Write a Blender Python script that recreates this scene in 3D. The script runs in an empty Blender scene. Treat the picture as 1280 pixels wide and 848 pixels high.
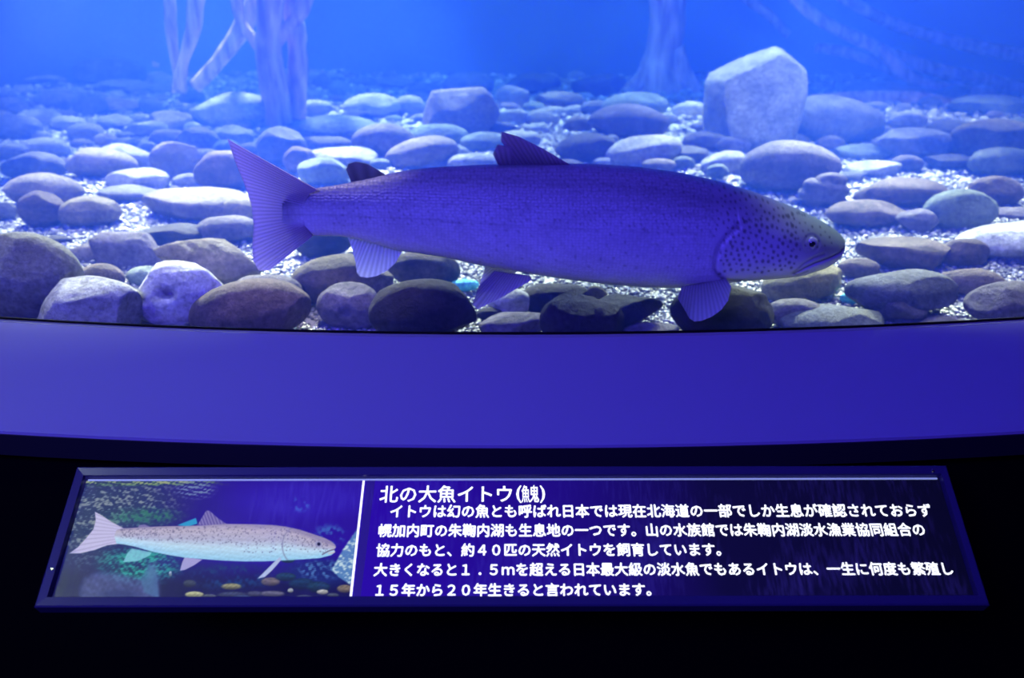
import bpy, bmesh, math, random
import numpy as np
from mathutils import Vector, Matrix, Euler

# ------------------------------------------------------------------ camera
F = 1150.0                      # focal length in pixels of a 1280 x 848 frame
PITCH = math.radians(23.8)
CP, SP = math.cos(PITCH), math.sin(PITCH)
ZC = 1.45                       # eye height above the room floor
sc = bpy.context.scene
COL = sc.collection
cam_d = bpy.data.cameras.new('camera')
cam = bpy.data.objects.new('camera', cam_d)
COL.objects.link(cam)
cam.location = (0, 0, ZC)
cam.rotation_euler = (math.pi / 2 - PITCH, 0, 0)
cam_d.sensor_width = 36.0
cam_d.lens = F / 1280 * 36
cam_d.clip_start = 0.02
cam_d.dof.use_dof = True
cam_d.dof.focus_distance = 1.22
cam_d.dof.aperture_fstop = 5.0
sc.camera = cam

# ------------------------------------------------------------------ world, exposure, lamps
sc.view_settings.view_transform = 'Standard'
sc.view_settings.look = 'None'
sc.view_settings.gamma = 1
sc.view_settings.exposure = 0.0
sc.view_settings.use_curve_mapping = False
sc.cycles.volume_bounces = 2
sc.cycles.max_bounces = 8
sc.cycles.transparent_max_bounces = 12
world = bpy.data.worlds.new('world')
sc.world = world
world.use_nodes = True
world.node_tree.nodes['Background'].inputs[0].default_value = (0, 0, 0, 1)
world.node_tree.nodes['Background'].inputs[1].default_value = 0


def lamp(name, loc, target, size, power, color, spread=180):
    d = bpy.data.lights.new(name, 'AREA')
    d.shape = 'RECTANGLE'
    d.size, d.size_y = size
    d.energy = power
    d.color = color
    d.spread = math.radians(spread)
    o = bpy.data.objects.new(name, d)
    COL.objects.link(o)
    o.location = loc
    o.rotation_euler = (Vector(target) - Vector(loc)).to_track_quat('-Z', 'Y').to_euler()
    return o


# lamps hung over the open top of the tank
def spot(name, loc, target, power, color, half, blend=0.25, radius=0.10):
    d = bpy.data.lights.new(name, 'SPOT')
    d.energy = power
    d.color = color
    d.spot_size = math.radians(2 * half)
    d.spot_blend = blend
    d.shadow_soft_size = radius
    o = bpy.data.objects.new(name, d)
    COL.objects.link(o)
    o.location = loc
    o.rotation_euler = (Vector(target) - Vector(loc)).to_track_quat('-Z', 'Y').to_euler()
    return o


for x_, p_, c_ in ((-2.4, 220, (0.60, 0.72, 1.0)), (-1.1, 380, (0.64, 0.74, 1.0)), (0.3, 290, (0.52, 0.68, 1.0)), (1.6, 165, (0.68, 0.74, 1.0)), (2.8, 60, (0.60, 0.68, 1.0))):
    spot('tank_spot', (x_, 4.75, 2.85), (x_ * 0.8, 3.0, 0.75), p_ * 3.4, c_, 20.5, 0.08)
for x_, tx_, p_, c_ in ((-1.7, -0.95, 1700, (0.80, 0.80, 1.0)), (-0.9, -0.45, 1500, (0.78, 0.76, 1.0)), (1.75, 0.95, 1250, (0.78, 0.80, 1.0)), (1.0, 0.55, 900, (0.72, 0.76, 1.0))):
    spot('front_tank_spot', (x_, 4.3, 2.5), (tx_, 2.26, 0.75), p_, c_, 11.2, 0.06, 0.06)
spot('front_tank_spot', (-1.25, 3.0, 2.85), (-1.05, 2.14, 0.75), 420, (0.80, 0.80, 1.0), 17.0, 0.12, 0.06)
spot('front_tank_spot', (1.35, 3.0, 2.85), (1.15, 2.14, 0.75), 360, (0.80, 0.84, 1.0), 17.0, 0.12, 0.06)
# narrow spots added to brighten single rocks, the standing boulder and the fish
spot('added_narrow_spot', (-0.40, 1.78, 2.85), (-0.34, 1.53, 1.05), 190, (0.85, 0.72, 1.0), 6.0, 0.5, 0.04)
spot('added_narrow_spot', (0.66, 1.78, 2.85), (0.54, 1.54, 1.0), 110, (0.80, 0.95, 0.75), 6.0, 0.6, 0.04)
spot('added_narrow_spot', (1.25, 1.9, 2.85), (0.98, 3.3, 0.95), 260, (0.85, 0.95, 0.95), 11, 0.6, 0.05)
spot('added_narrow_spot', (2.0, 2.3, 2.85), (1.80, 3.45, 0.9), 190, (0.90, 0.95, 0.90), 12, 0.7, 0.05)
spot('added_narrow_spot', (-1.7, 2.2, 2.85), (-1.55, 3.5, 0.8), 170, (0.75, 0.88, 1.0), 15, 0.7, 0.05)
spot('added_narrow_spot', (-1.0, 2.05, 2.85), (-0.80, 1.76, 0.8), 130, (0.85, 0.84, 1.0), 9.5, 0.35, 0.04)
spot('added_narrow_spot', (1.1, 2.05, 2.85), (0.92, 1.78, 0.8), 80, (0.88, 0.90, 0.95), 9.5, 0.35, 0.04)
lamp('blue_tank_lamp', (0.0, 1.75, 2.75), (0.0, 1.9, 0.7), (3.0, 0.3), 20, (0.09, 0.05, 1.0), 150)
lamp('back_tank_lamp', (-1.9, 3.6, 2.8), (-2.2, 4.5, 0.7), (0.5, 0.3), 8, (0.62, 0.82, 1.0), 90)
lamp('back_tank_lamp', (0.0, 3.6, 2.8), (0.0, 4.6, 0.7), (0.5, 0.3), 9, (0.25, 0.75, 1.0), 90)
# visitors' side, added unseen fills: pale on ledge left, blue on fish and rocks
lamp('hall_fill_light', (-1.9, 0.3, 2.9), (-1.15, 0.85, 0.9), (0.3, 0.3), 2.2, (0.75, 1.0, 0.5), 60)
lamp('hall_fill_light', (-1.1, -1.3, 2.9), (-0.3, 1.3, 0.9), (1.4, 0.6), 80, (0.085, 0.050, 1.0), 110)

# ------------------------------------------------------------------ geometry of the place
H_LEDGE = 0.56                  # ledge below the eye
Z_LEDGE = ZC - H_LEDGE
Z_BED = ZC - 0.68               # gravel bed inside the tank
GLASS_Y, GLASS_R = 1.288, 5.40  # front of the window on the centre line, its radius
CY = GLASS_Y + GLASS_R          # centre of the round tank
LEDGE_R = CY - 0.9547
FISH_Y = 1.48


def ray(px, py):
    v = (424 - py) / F
    return Vector(((px - 640) / F, CP + v * SP, -SP + v * CP))


def at_y(px, py, Y):
    d = ray(px, py)
    t = Y / d.y
    return Vector((d.x * t, Y, ZC + d.z * t))


def at_z(px, py, z):
    d = ray(px, py)
    t = (z - ZC) / d.z
    return Vector((d.x * t, d.y * t, z)), t


# ------------------------------------------------------------------ helpers
def link(o, parent=None):
    COL.objects.link(o)
    if parent is not None:
        o.parent = parent
    return o


def mesh_from(name, verts, faces, mat, parent=None, smooth=True):
    me = bpy.data.meshes.new(name)
    verts = np.asarray(verts, dtype=np.float32)
    if isinstance(faces, np.ndarray):
        n, k = faces.shape
        me.vertices.add(len(verts))
        me.vertices.foreach_set('co', verts.ravel())
        me.loops.add(n * k)
        me.loops.foreach_set('vertex_index', faces.astype(np.int32).ravel())
        me.polygons.add(n)
        me.polygons.foreach_set('loop_start', np.arange(0, n * k, k, dtype=np.int32))
        me.update(calc_edges=True)
        me.validate()
    else:
        me.from_pydata([tuple(map(float, v)) for v in verts], [], faces)
        me.update()
    if smooth:
        me.polygons.foreach_set('use_smooth', [True] * len(me.polygons))
    if mat:
        me.materials.append(mat)
    o = bpy.data.objects.new(name, me)
    return link(o, parent)


def tag(o, label, cat, group=None):
    o['label'] = label
    o['category'] = cat
    if group:
        o['group'] = group
    return o


def structure(o):
    o['kind'] = 'structure'
    return o


def empty(name, loc):
    o = bpy.data.objects.new(name, None)
    o.location = loc
    return link(o)


def box(name, lo, hi, mat, parent=None, bevel=0.0):
    bm = bmesh.new()
    bmesh.ops.create_cube(bm, size=1)
    for v in bm.verts:
        v.co = Vector([(lo[i] + hi[i]) / 2 + v.co[i] * (hi[i] - lo[i]) for i in range(3)])
    if bevel:
        bmesh.ops.bevel(bm, geom=bm.edges[:], offset=bevel, segments=2, affect='EDGES')
    me = bpy.data.meshes.new(name)
    bm.to_mesh(me)
    bm.free()
    me.materials.append(mat)
    return link(bpy.data.objects.new(name, me), parent)


def set_colors(o, rgb):
    me = o.data
    a = me.color_attributes.new('paint', 'FLOAT_COLOR', 'POINT')
    c = np.ones((len(me.vertices), 4), dtype=np.float32)
    c[:, :3] = rgb
    a.data.foreach_set('color', c.ravel())


def srgb(c):
    c = np.asarray(c, dtype=float) / 255.0
    return np.where(c <= 0.04045, c / 12.92, ((c + 0.055) / 1.055) ** 2.4)


# ------------------------------------------------------------------ materials
class Nodes:
    def __init__(self, name):
        self.m = bpy.data.materials.new(name)
        self.m.use_nodes = True
        self.t = self.m.node_tree
        self.n = self.t.nodes
        self.b = self.n.get('Principled BSDF')
        self.out = self.n.get('Material Output')

    def new(self, typ, **kw):
        n = self.n.new(typ)
        for k, v in kw.items():
            if k in n.inputs:
                n.inputs[k].default_value = v
            else:
                setattr(n, k, v)
        return n

    def link(self, a, b):
        self.t.links.new(a, b)


def plain(name, color, rough=0.5, metal=0.0, spec=0.5, noise=0.0, scale=30):
    N = Nodes(name)
    N.b.inputs['Base Color'].default_value = (*color, 1)
    N.b.inputs['Roughness'].default_value = rough
    N.b.inputs['Metallic'].default_value = metal
    N.b.inputs['Specular IOR Level'].default_value = spec
    if noise:
        tc = N.new('ShaderNodeTexCoord')
        no = N.new('ShaderNodeTexNoise')
        no.inputs['Scale'].default_value = scale
        no.inputs['Detail'].default_value = 4
        bp = N.new('ShaderNodeBump')
        bp.inputs['Strength'].default_value = noise
        bp.inputs['Distance'].default_value = 0.002
        N.link(tc.outputs['Object'], no.inputs['Vector'])
        N.link(no.outputs['Fac'], bp.inputs['Height'])
        N.link(bp.outputs['Normal'], N.b.inputs['Normal'])
    return N.m


def rock_material():
    N = Nodes('river_rock')
    oi = N.new('ShaderNodeObjectInfo')
    tc = N.new('ShaderNodeTexCoord')
    add = N.new('ShaderNodeVectorMath', operation='ADD')
    N.link(tc.outputs['Object'], add.inputs[0])
    N.link(oi.outputs['Location'], add.inputs[1])
    big = N.new('ShaderNodeTexNoise')
    big.inputs['Scale'].default_value = 14
    big.inputs['Detail'].default_value = 6
    big.inputs['Roughness'].default_value = 0.65
    N.link(add.outputs[0], big.inputs['Vector'])
    fine = N.new('ShaderNodeTexNoise')
    fine.inputs['Scale'].default_value = 90
    fine.inputs['Detail'].default_value = 8
    fine.inputs['Roughness'].default_value = 0.75
    N.link(add.outputs[0], fine.inputs['Vector'])
    r1 = N.new('ShaderNodeMapRange')
    r1.inputs['From Min'].default_value = 0.3
    r1.inputs['From Max'].default_value = 0.7
    r1.inputs['To Min'].default_value = 0.6
    r1.inputs['To Max'].default_value = 1.45
    N.link(big.outputs['Fac'], r1.inputs['Value'])
    r2 = N.new('ShaderNodeMapRange')
    r2.inputs['From Min'].default_value = 0.3
    r2.inputs['From Max'].default_value = 0.7
    r2.inputs['To Min'].default_value = 0.45
    r2.inputs['To Max'].default_value = 1.5
    N.link(fine.outputs['Fac'], r2.inputs['Value'])
    mu = N.new('ShaderNodeMath', operation='MULTIPLY')
    N.link(r1.outputs[0], mu.inputs[0])
    N.link(r2.outputs[0], mu.inputs[1])
    sc_ = N.new('ShaderNodeVectorMath', operation='SCALE')
    N.link(oi.outputs['Color'], sc_.inputs[0])
    N.link(mu.outputs[0], sc_.inputs['Scale'])
    # ochre and green film on a few faces
    film = N.new('ShaderNodeTexNoise')
    film.inputs['Scale'].default_value = 5
    film.inputs['Detail'].default_value = 3
    N.link(add.outputs[0], film.inputs['Vector'])
    fr = N.new('ShaderNodeMapRange')
    fr.inputs['From Min'].default_value = 0.56
    fr.inputs['From Max'].default_value = 0.72
    fr.inputs['To Max'].default_value = 0.25
    N.link(film.outputs['Fac'], fr.inputs['Value'])
    mix = N.new('ShaderNodeMix', data_type='RGBA')
    N.link(fr.outputs[0], mix.inputs[0])
    N.link(sc_.outputs[0], mix.inputs[6])
    mix.inputs[7].default_value = (0.30, 0.28, 0.14, 1)
    N.link(mix.outputs[2], N.b.inputs['Base Color'])
    N.b.inputs['Roughness'].default_value = 0.75
    N.b.inputs['Specular IOR Level'].default_value = 0.25
    bp = N.new('ShaderNodeBump')
    bp.inputs['Strength'].default_value = 0.8
    bp.inputs['Distance'].default_value = 0.012
    hb_ = N.new('ShaderNodeMath', operation='MULTIPLY_ADD')
    hb_.inputs[1].default_value = 1.6
    N.link(big.outputs['Fac'], hb_.inputs[0])
    N.link(fine.outputs['Fac'], hb_.inputs[2])
    N.link(hb_.outputs[0], bp.inputs['Height'])
    N.link(bp.outputs['Normal'], N.b.inputs['Normal'])
    return N.m


def gravel_material():
    N = Nodes('gravel_grain')
    g = N.new('ShaderNodeNewGeometry')
    r = N.new('ShaderNodeValToRGB')
    e = r.color_ramp.elements
    e[0].color = (0.16, 0.17, 0.19, 1)
    e[1].color = (0.75, 0.75, 0.70, 1)
    k = e.new(0.35)
    k.color = (0.16, 0.16, 0.15, 1)
    k = e.new(0.7)
    k.color = (0.32, 0.31, 0.26, 1)
    N.link(g.outputs['Random Per Island'], r.inputs['Fac'])
    N.link(r.outputs['Color'], N.b.inputs['Base Color'])
    N.b.inputs['Roughness'].default_value = 0.35
    return N.m


def wood_material():
    N = Nodes('sunken_wood')
    tc = N.new('ShaderNodeTexCoord')
    mp = N.new('ShaderNodeMapping')
    mp.inputs['Scale'].default_value = (30, 30, 5)
    no = N.new('ShaderNodeTexNoise')
    no.inputs['Scale'].default_value = 1
    no.inputs['Detail'].default_value = 6
    r = N.new('ShaderNodeValToRGB')
    r.color_ramp.elements[0].position = 0.35
    r.color_ramp.elements[0].color = (0.20, 0.11, 0.10, 1)
    r.color_ramp.elements[1].position = 0.65
    r.color_ramp.elements[1].color = (0.62, 0.46, 0.44, 1)
    bp = N.new('ShaderNodeBump')
    bp.inputs['Distance'].default_value = 0.01
    N.link(tc.outputs['Object'], mp.inputs['Vector'])
    N.link(mp.outputs[0], no.inputs['Vector'])
    N.link(no.outputs['Fac'], r.inputs['Fac'])
    N.link(r.outputs['Color'], N.b.inputs['Base Color'])
    N.link(no.outputs['Fac'], bp.inputs['Height'])
    N.link(bp.outputs['Normal'], N.b.inputs['Normal'])
    N.b.inputs['Roughness'].default_value = 0.9
    return N.m


def glass_material(name, gloss, tint=(1, 1, 1)):
    N = Nodes(name)
    N.n.remove(N.b)
    tr = N.new('ShaderNodeBsdfTransparent')
    tr.inputs['Color'].default_value = (*tint, 1)
    gl = N.new('ShaderNodeBsdfGlossy')
    gl.inputs['Roughness'].default_value = 0.03
    mx = N.new('ShaderNodeMixShader')
    mx.inputs[0].default_value = gloss
    N.link(tr.outputs[0], mx.inputs[1])
    N.link(gl.outputs[0], mx.inputs[2])
    N.link(mx.outputs[0], N.out.inputs['Surface'])
    return N.m


def emit_paint(name, strength):
    N = Nodes(name)
    at = N.new('ShaderNodeAttribute')
    at.attribute_name = 'paint'
    N.b.inputs['Base Color'].default_value = (0.01, 0.01, 0.01, 1)
    N.b.inputs['Roughness'].default_value = 0.4
    N.link(at.outputs['Color'], N.b.inputs['Emission Color'])
    N.b.inputs['Emission Strength'].default_value = strength
    return N.m


def fish_material():
    N = Nodes('fish_skin')
    at = N.new('ShaderNodeAttribute')
    at.attribute_name = 'paint'
    tc = N.new('ShaderNodeTexCoord')
    mp = N.new('ShaderNodeMapping')
    mp.inputs['Scale'].default_value = (1.0, 1.0, 1.25)
    vo = N.new('ShaderNodeTexVoronoi')
    vo.inputs['Scale'].default_value = 165
    vo.feature = 'F1'
    vo.inputs['Randomness'].default_value = 0.45
    N.link(tc.outputs['Object'], mp.inputs['Vector'])
    N.link(mp.outputs[0], vo.inputs['Vector'])
    sm = N.new('ShaderNodeAttribute')
    sm.attribute_name = 'scaly'
    rg = N.new('ShaderNodeMapRange')
    rg.inputs['From Min'].default_value = 0.15
    rg.inputs['From Max'].default_value = 0.75
    rg.inputs['To Min'].default_value = 1.1
    rg.inputs['To Max'].default_value = 0.74
    N.link(vo.outputs['Distance'], rg.inputs['Value'])
    mf = N.new('ShaderNodeMix', data_type='FLOAT')
    N.link(sm.outputs['Fac'], mf.inputs[0])
    mf.inputs[2].default_value = 1.0
    N.link(rg.outputs[0], mf.inputs[3])
    s = N.new('ShaderNodeVectorMath', operation='SCALE')
    N.link(at.outputs['Color'], s.inputs[0])
    N.link(mf.outputs[0], s.inputs['Scale'])
    N.link(s.outputs[0], N.b.inputs['Base Color'])
    N.b.inputs['Roughness'].default_value = 0.45
    N.b.inputs['Metallic'].default_value = 0.0
    N.b.inputs['Specular IOR Level'].default_value = 0.45
    bp = N.new('ShaderNodeBump')
    bp.inputs['Distance'].default_value = 0.0016
    bp.inputs['Strength'].default_value = 0.6
    bp.invert = True
    mul = N.new('ShaderNodeMath', operation='MULTIPLY')
    N.link(vo.outputs['Distance'], mul.inputs[0])
    N.link(sm.outputs['Fac'], mul.inputs[1])
    N.link(mul.outputs[0], bp.inputs['Height'])
    N.link(bp.outputs['Normal'], N.b.inputs['Normal'])
    return N.m


def fin_material(name, color, alpha=0.9):
    N = Nodes(name)
    at = N.new('ShaderNodeAttribute')
    at.attribute_name = 'paint'
    N.n.remove(N.b)
    df = N.new('ShaderNodeBsdfDiffuse')
    tl = N.new('ShaderNodeBsdfTranslucent')
    N.link(at.outputs['Color'], df.inputs['Color'])
    N.link(at.outputs['Color'], tl.inputs['Color'])
    m1 = N.new('ShaderNodeMixShader')
    m1.inputs[0].default_value = 0.5
    N.link(df.outputs[0], m1.inputs[1])
    N.link(tl.outputs[0], m1.inputs[2])
    tr = N.new('ShaderNodeBsdfTransparent')
    m2 = N.new('ShaderNodeMixShader')
    m2.inputs[0].default_value = alpha
    N.link(tr.outputs[0], m2.inputs[1])
    N.link(m1.outputs[0], m2.inputs[2])
    N.link(m2.outputs[0], N.out.inputs['Surface'])
    return N.m


M_ROCK = rock_material()
M_GRAVEL = gravel_material()
M_WOOD = wood_material()
M_BED = plain('gravel_bed', (0.35, 0.35, 0.33), 0.8, noise=0.8, scale=120)
M_LEDGE = plain('ledge_laminate', (0.22, 0.20, 0.29), 0.75, spec=0.1)
M_LEDGE_EDGE = plain('ledge_edge', (0.008, 0.008, 0.012), 0.4)
M_BLACK = plain('black_paint', (0.0015, 0.0015, 0.0018), 0.7, spec=0.02)
M_SEAL = plain('black_seal', (0.004, 0.004, 0.004), 0.6, spec=0.1)
M_SILICONE = plain('grey_silicone', (0.20, 0.20, 0.22), 0.5)
M_TANKWALL = plain('tank_rockwork', (0.12, 0.16, 0.20), 0.9, noise=0.8, scale=8)
M_FRAME = plain('navy_frame', (0.045, 0.04, 0.10), 0.3, metal=0.4)
M_GLASS = glass_material('acrylic', 0.012, (0.97, 0.98, 0.99))
M_PANE = glass_material('sign_pane', 0.03)


def add_dust(m):
    """fine dust and wipe marks lying on the pane"""
    t = m.node_tree
    n = t.nodes
    tc = n.new('ShaderNodeTexCoord')
    mp = n.new('ShaderNodeMapping')
    mp.inputs['Scale'].default_value = (260, 40, 1)
    no = n.new('ShaderNodeTexNoise')
    no.inputs['Scale'].default_value = 1
    no.inputs['Detail'].default_value = 6
    big = n.new('ShaderNodeTexNoise')
    big.inputs['Scale'].default_value = 9
    mu = n.new('ShaderNodeMath')
    mu.operation = 'MULTIPLY'
    r = n.new('ShaderNodeMapRange')
    r.inputs['From Min'].default_value = 0.24
    r.inputs['From Max'].default_value = 0.50
    r.inputs['To Max'].default_value = 0.045
    df = n.new('ShaderNodeBsdfDiffuse')
    mx = n.new('ShaderNodeMixShader')
    out = n.get('Material Output')
    old = out.inputs['Surface'].links[0].from_socket
    t.links.new(tc.outputs['Object'], mp.inputs['Vector'])
    t.links.new(mp.outputs[0], no.inputs['Vector'])
    t.links.new(tc.outputs['Object'], big.inputs['Vector'])
    t.links.new(no.outputs['Fac'], mu.inputs[0])
    t.links.new(big.outputs['Fac'], mu.inputs[1])
    t.links.new(mu.outputs[0], r.inputs['Value'])
    t.links.new(r.outputs[0], mx.inputs[0])
    t.links.new(old, mx.inputs[1])
    t.links.new(df.outputs[0], mx.inputs[2])
    t.links.new(mx.outputs[0], out.inputs['Surface'])


add_dust(M_PANE)
M_STEEL = plain('steel', (0.7, 0.7, 0.72), 0.25, metal=1.0)

# ------------------------------------------------------------------ the setting
def arc_pt(r, x, z):
    """point at lateral position x on the circle of radius r around the tank's centre"""
    return (x, CY - math.sqrt(r * r - x * x), z)


def arc_solid(name, r_out, r_in, z0, z1, mat, half=2.6, n=72, parent=None):
    vs, fs = [], []
    for i in range(n + 1):
        a = -half / r_out + 2 * half / r_out * i / n
        for r, z in ((r_out, z0), (r_out, z1), (r_in, z1), (r_in, z0)):
            vs.append((r * math.sin(a), CY - r * math.cos(a), z))
    for i in range(n):
        for k in range(4):
            a, b = i * 4 + k, i * 4 + (k + 1) % 4
            fs.append((a, b, b + 4, a + 4))
    fs.append((3, 2, 1, 0))
    fs.append((n * 4, n * 4 + 1, n * 4 + 2, n * 4 + 3))
    o = mesh_from(name, vs, fs, mat, parent, smooth=False)
    bm = bmesh.new()
    bm.from_mesh(o.data)
    bmesh.ops.recalc_face_normals(bm, faces=bm.faces)
    bm.to_mesh(o.data)
    bm.free()
    return o


structure(box('floor', (-3.2, -2.2, -0.05), (3.2, 1.6, 0.0), M_BLACK))
structure(box('ceiling', (-4.2, -2.2, 3.05), (4.2, 6.9, 3.12), M_BLACK))
structure(arc_solid('wall_front', LEDGE_R - 0.02, LEDGE_R - 0.10, 0.0, Z_LEDGE - 0.03, M_BLACK, half=3.0))
structure(arc_solid('wall_upper', GLASS_R + 0.04, GLASS_R - 0.10, 2.45, 3.05, M_BLACK, half=3.4))
structure(arc_solid('trim_1', LEDGE_R, GLASS_R + 0.012, Z_LEDGE - 0.03, Z_LEDGE, M_LEDGE, half=3.0))
structure(arc_solid('trim_2', LEDGE_R + 0.002, LEDGE_R - 0.012, Z_LEDGE - 0.033, Z_LEDGE - 0.004, M_LEDGE_EDGE, half=3.0))
structure(arc_solid('trim_3', GLASS_R + 0.012, GLASS_R + 0.001, Z_LEDGE - 0.02, Z_LEDGE + 0.0005, M_SILICONE, half=3.2))
structure(arc_solid('trim_4', GLASS_R + 0.003, GLASS_R + 0.0005, Z_LEDGE - 0.02, Z_LEDGE + 0.004, M_SEAL, half=3.2))
structure(arc_solid('window_1', GLASS_R, GLASS_R - 0.04, Z_BED - 0.04, 2.45, M_GLASS, half=3.4))

# gravel bed as a fan shaped sheet from the window to the back of the tank
def bed_z(x, y):
    return Z_BED + 0.012 * np.sin(2.3 * x + 1.1) * np.cos(1.9 * y) + 0.006 * np.sin(7 * x) * np.sin(6 * y + 1) \
        + 0.0 * x


nx, ny = 110, 90
xs = np.linspace(-1, 1, nx)
ys = np.linspace(0, 1, ny)
U, V = np.meshgrid(xs, ys)
X = U * 3.9
Y0 = CY - np.sqrt((GLASS_R - 0.045) ** 2 - np.clip(X, -4, 4) ** 2)
YY = Y0 + (5.2 - Y0) * V
ZZ = bed_z(X, YY)
verts = np.stack([X.ravel(), YY.ravel(), ZZ.ravel()], 1)
idx = np.arange(nx * ny).reshape(ny, nx)
faces = np.stack([idx[:-1, :-1].ravel(), idx[:-1, 1:].ravel(), idx[1:, 1:].ravel(), idx[1:, :-1].ravel()], 1)
bed = structure(mesh_from('ground', verts, faces, M_BED))

# rockwork wall at the back and sides of the tank
rng = np.random.default_rng(5)


def wavy(p, rng, octaves=4, base=1.0, gain=0.5):
    out = np.zeros(len(p))
    amp, fr = 1.0, base
    for _ in range(octaves):
        for _k in range(4):
            d = rng.normal(size=3)
            d /= np.linalg.norm(d)
            out += amp * np.sin(p @ d * fr * (0.7 + 0.6 * rng.random()) * 2 * math.pi + rng.random() * 6.28) / 4
        amp *= gain
        fr *= 2
    return out


n1, n2 = 220, 60
T = np.linspace(0, 1, n1)
path = []
for t in T:
    a = -2.3 + 4.6 * t
    path.append((3.85 * math.sin(a) / max(abs(math.sin(a)), abs(math.cos(a))) ** 0.35, 3.3 + 1.75 * math.cos(a)))
path = np.array(path)
zz = np.linspace(Z_BED - 0.05, 3.04, n2)
P = np.array([(x, y, z) for z in zz for x, y in path])
dv = wavy(P, rng, 4, 0.55, 0.55) * 0.16
nrm = np.array([(x * 0.25, (y - 3.5)) for x, y, z in P])
nrm /= np.linalg.norm(nrm, axis=1)[:, None]
P[:, 0] += nrm[:, 0] * dv
P[:, 1] += nrm[:, 1] * dv
idx = np.arange(n1 * n2).reshape(n2, n1)
faces = np.stack([idx[:-1, :-1].ravel(), idx[:-1, 1:].ravel(), idx[1:, 1:].ravel(), idx[1:, :-1].ravel()], 1)
structure(mesh_from('wall_back', P, faces, M_TANKWALL))

# the water: a closed body of haze between window and rockwork
def water():
    n = 48
    ring = []
    for i in range(n + 1):
        x = -3.3 + 6.6 * i / n
        ring.append((x, CY - math.sqrt((GLASS_R - 0.045) ** 2 - x * x)))
    ring += [(3.3, 5.3), (-3.3, 5.3)]
    k = len(ring)
    vs = [(x, y, Z_BED - 0.03) for x, y in ring] + [(x, y, 2.42) for x, y in ring]
    fs = [tuple(range(k))[::-1], tuple(range(k, 2 * k))]
    fs += [(i, (i + 1) % k, k + (i + 1) % k, k + i) for i in range(k)]
    N = Nodes('tank_water')
    N.n.remove(N.b)
    ad = N.new('ShaderNodeAddShader')
    s = N.new('ShaderNodeVolumeScatter')
    s.inputs['Color'].default_value = (0.035, 0.14, 1.0, 1)
    s.inputs['Density'].default_value = 0.27
    s.inputs['Anisotropy'].default_value = 0.0
    a = N.new('ShaderNodeVolumeAbsorption')
    a.inputs['Color'].default_value = (0.10, 0.55, 1.0, 1)
    a.inputs['Density'].default_value = 0.12
    N.link(s.outputs[0], ad.inputs[0])
    N.link(a.outputs[0], ad.inputs[1])
    N.link(ad.outputs[0], N.out.inputs['Volume'])
    o = mesh_from('water', vs, fs, N.m, smooth=False)
    o['kind'] = 'stuff'
    return tag(o, 'hazy blue water filling the aquarium tank behind the curved window', 'water')


WATER = water()

# ------------------------------------------------------------------ rocks
ICO = {}
for lv in (2, 3, 4, 5):
    bm = bmesh.new()
    bmesh.ops.create_icosphere(bm, subdivisions=lv, radius=1)
    bm.verts.ensure_lookup_table()
    ICO[lv] = (np.array([v.co[:] for v in bm.verts]), np.array([[v.index for v in f.verts] for f in bm.faces]))
    bm.free()

PAL = dict(pale=(0.60, 0.60, 0.57), white=(0.78, 0.78, 0.74), tan=(0.42, 0.36, 0.31), brown=(0.27, 0.20, 0.18),
           violet=(0.30, 0.26, 0.31), grey=(0.34, 0.34, 0.36), dark=(0.055, 0.05, 0.07), green=(0.36, 0.44, 0.36),
           ochre=(0.50, 0.42, 0.24), cyan=(0.35, 1.6, 1.9), slate=(0.20, 0.21, 0.26))  # cyan is overbright: it paints light glints onto two small stones


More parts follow.
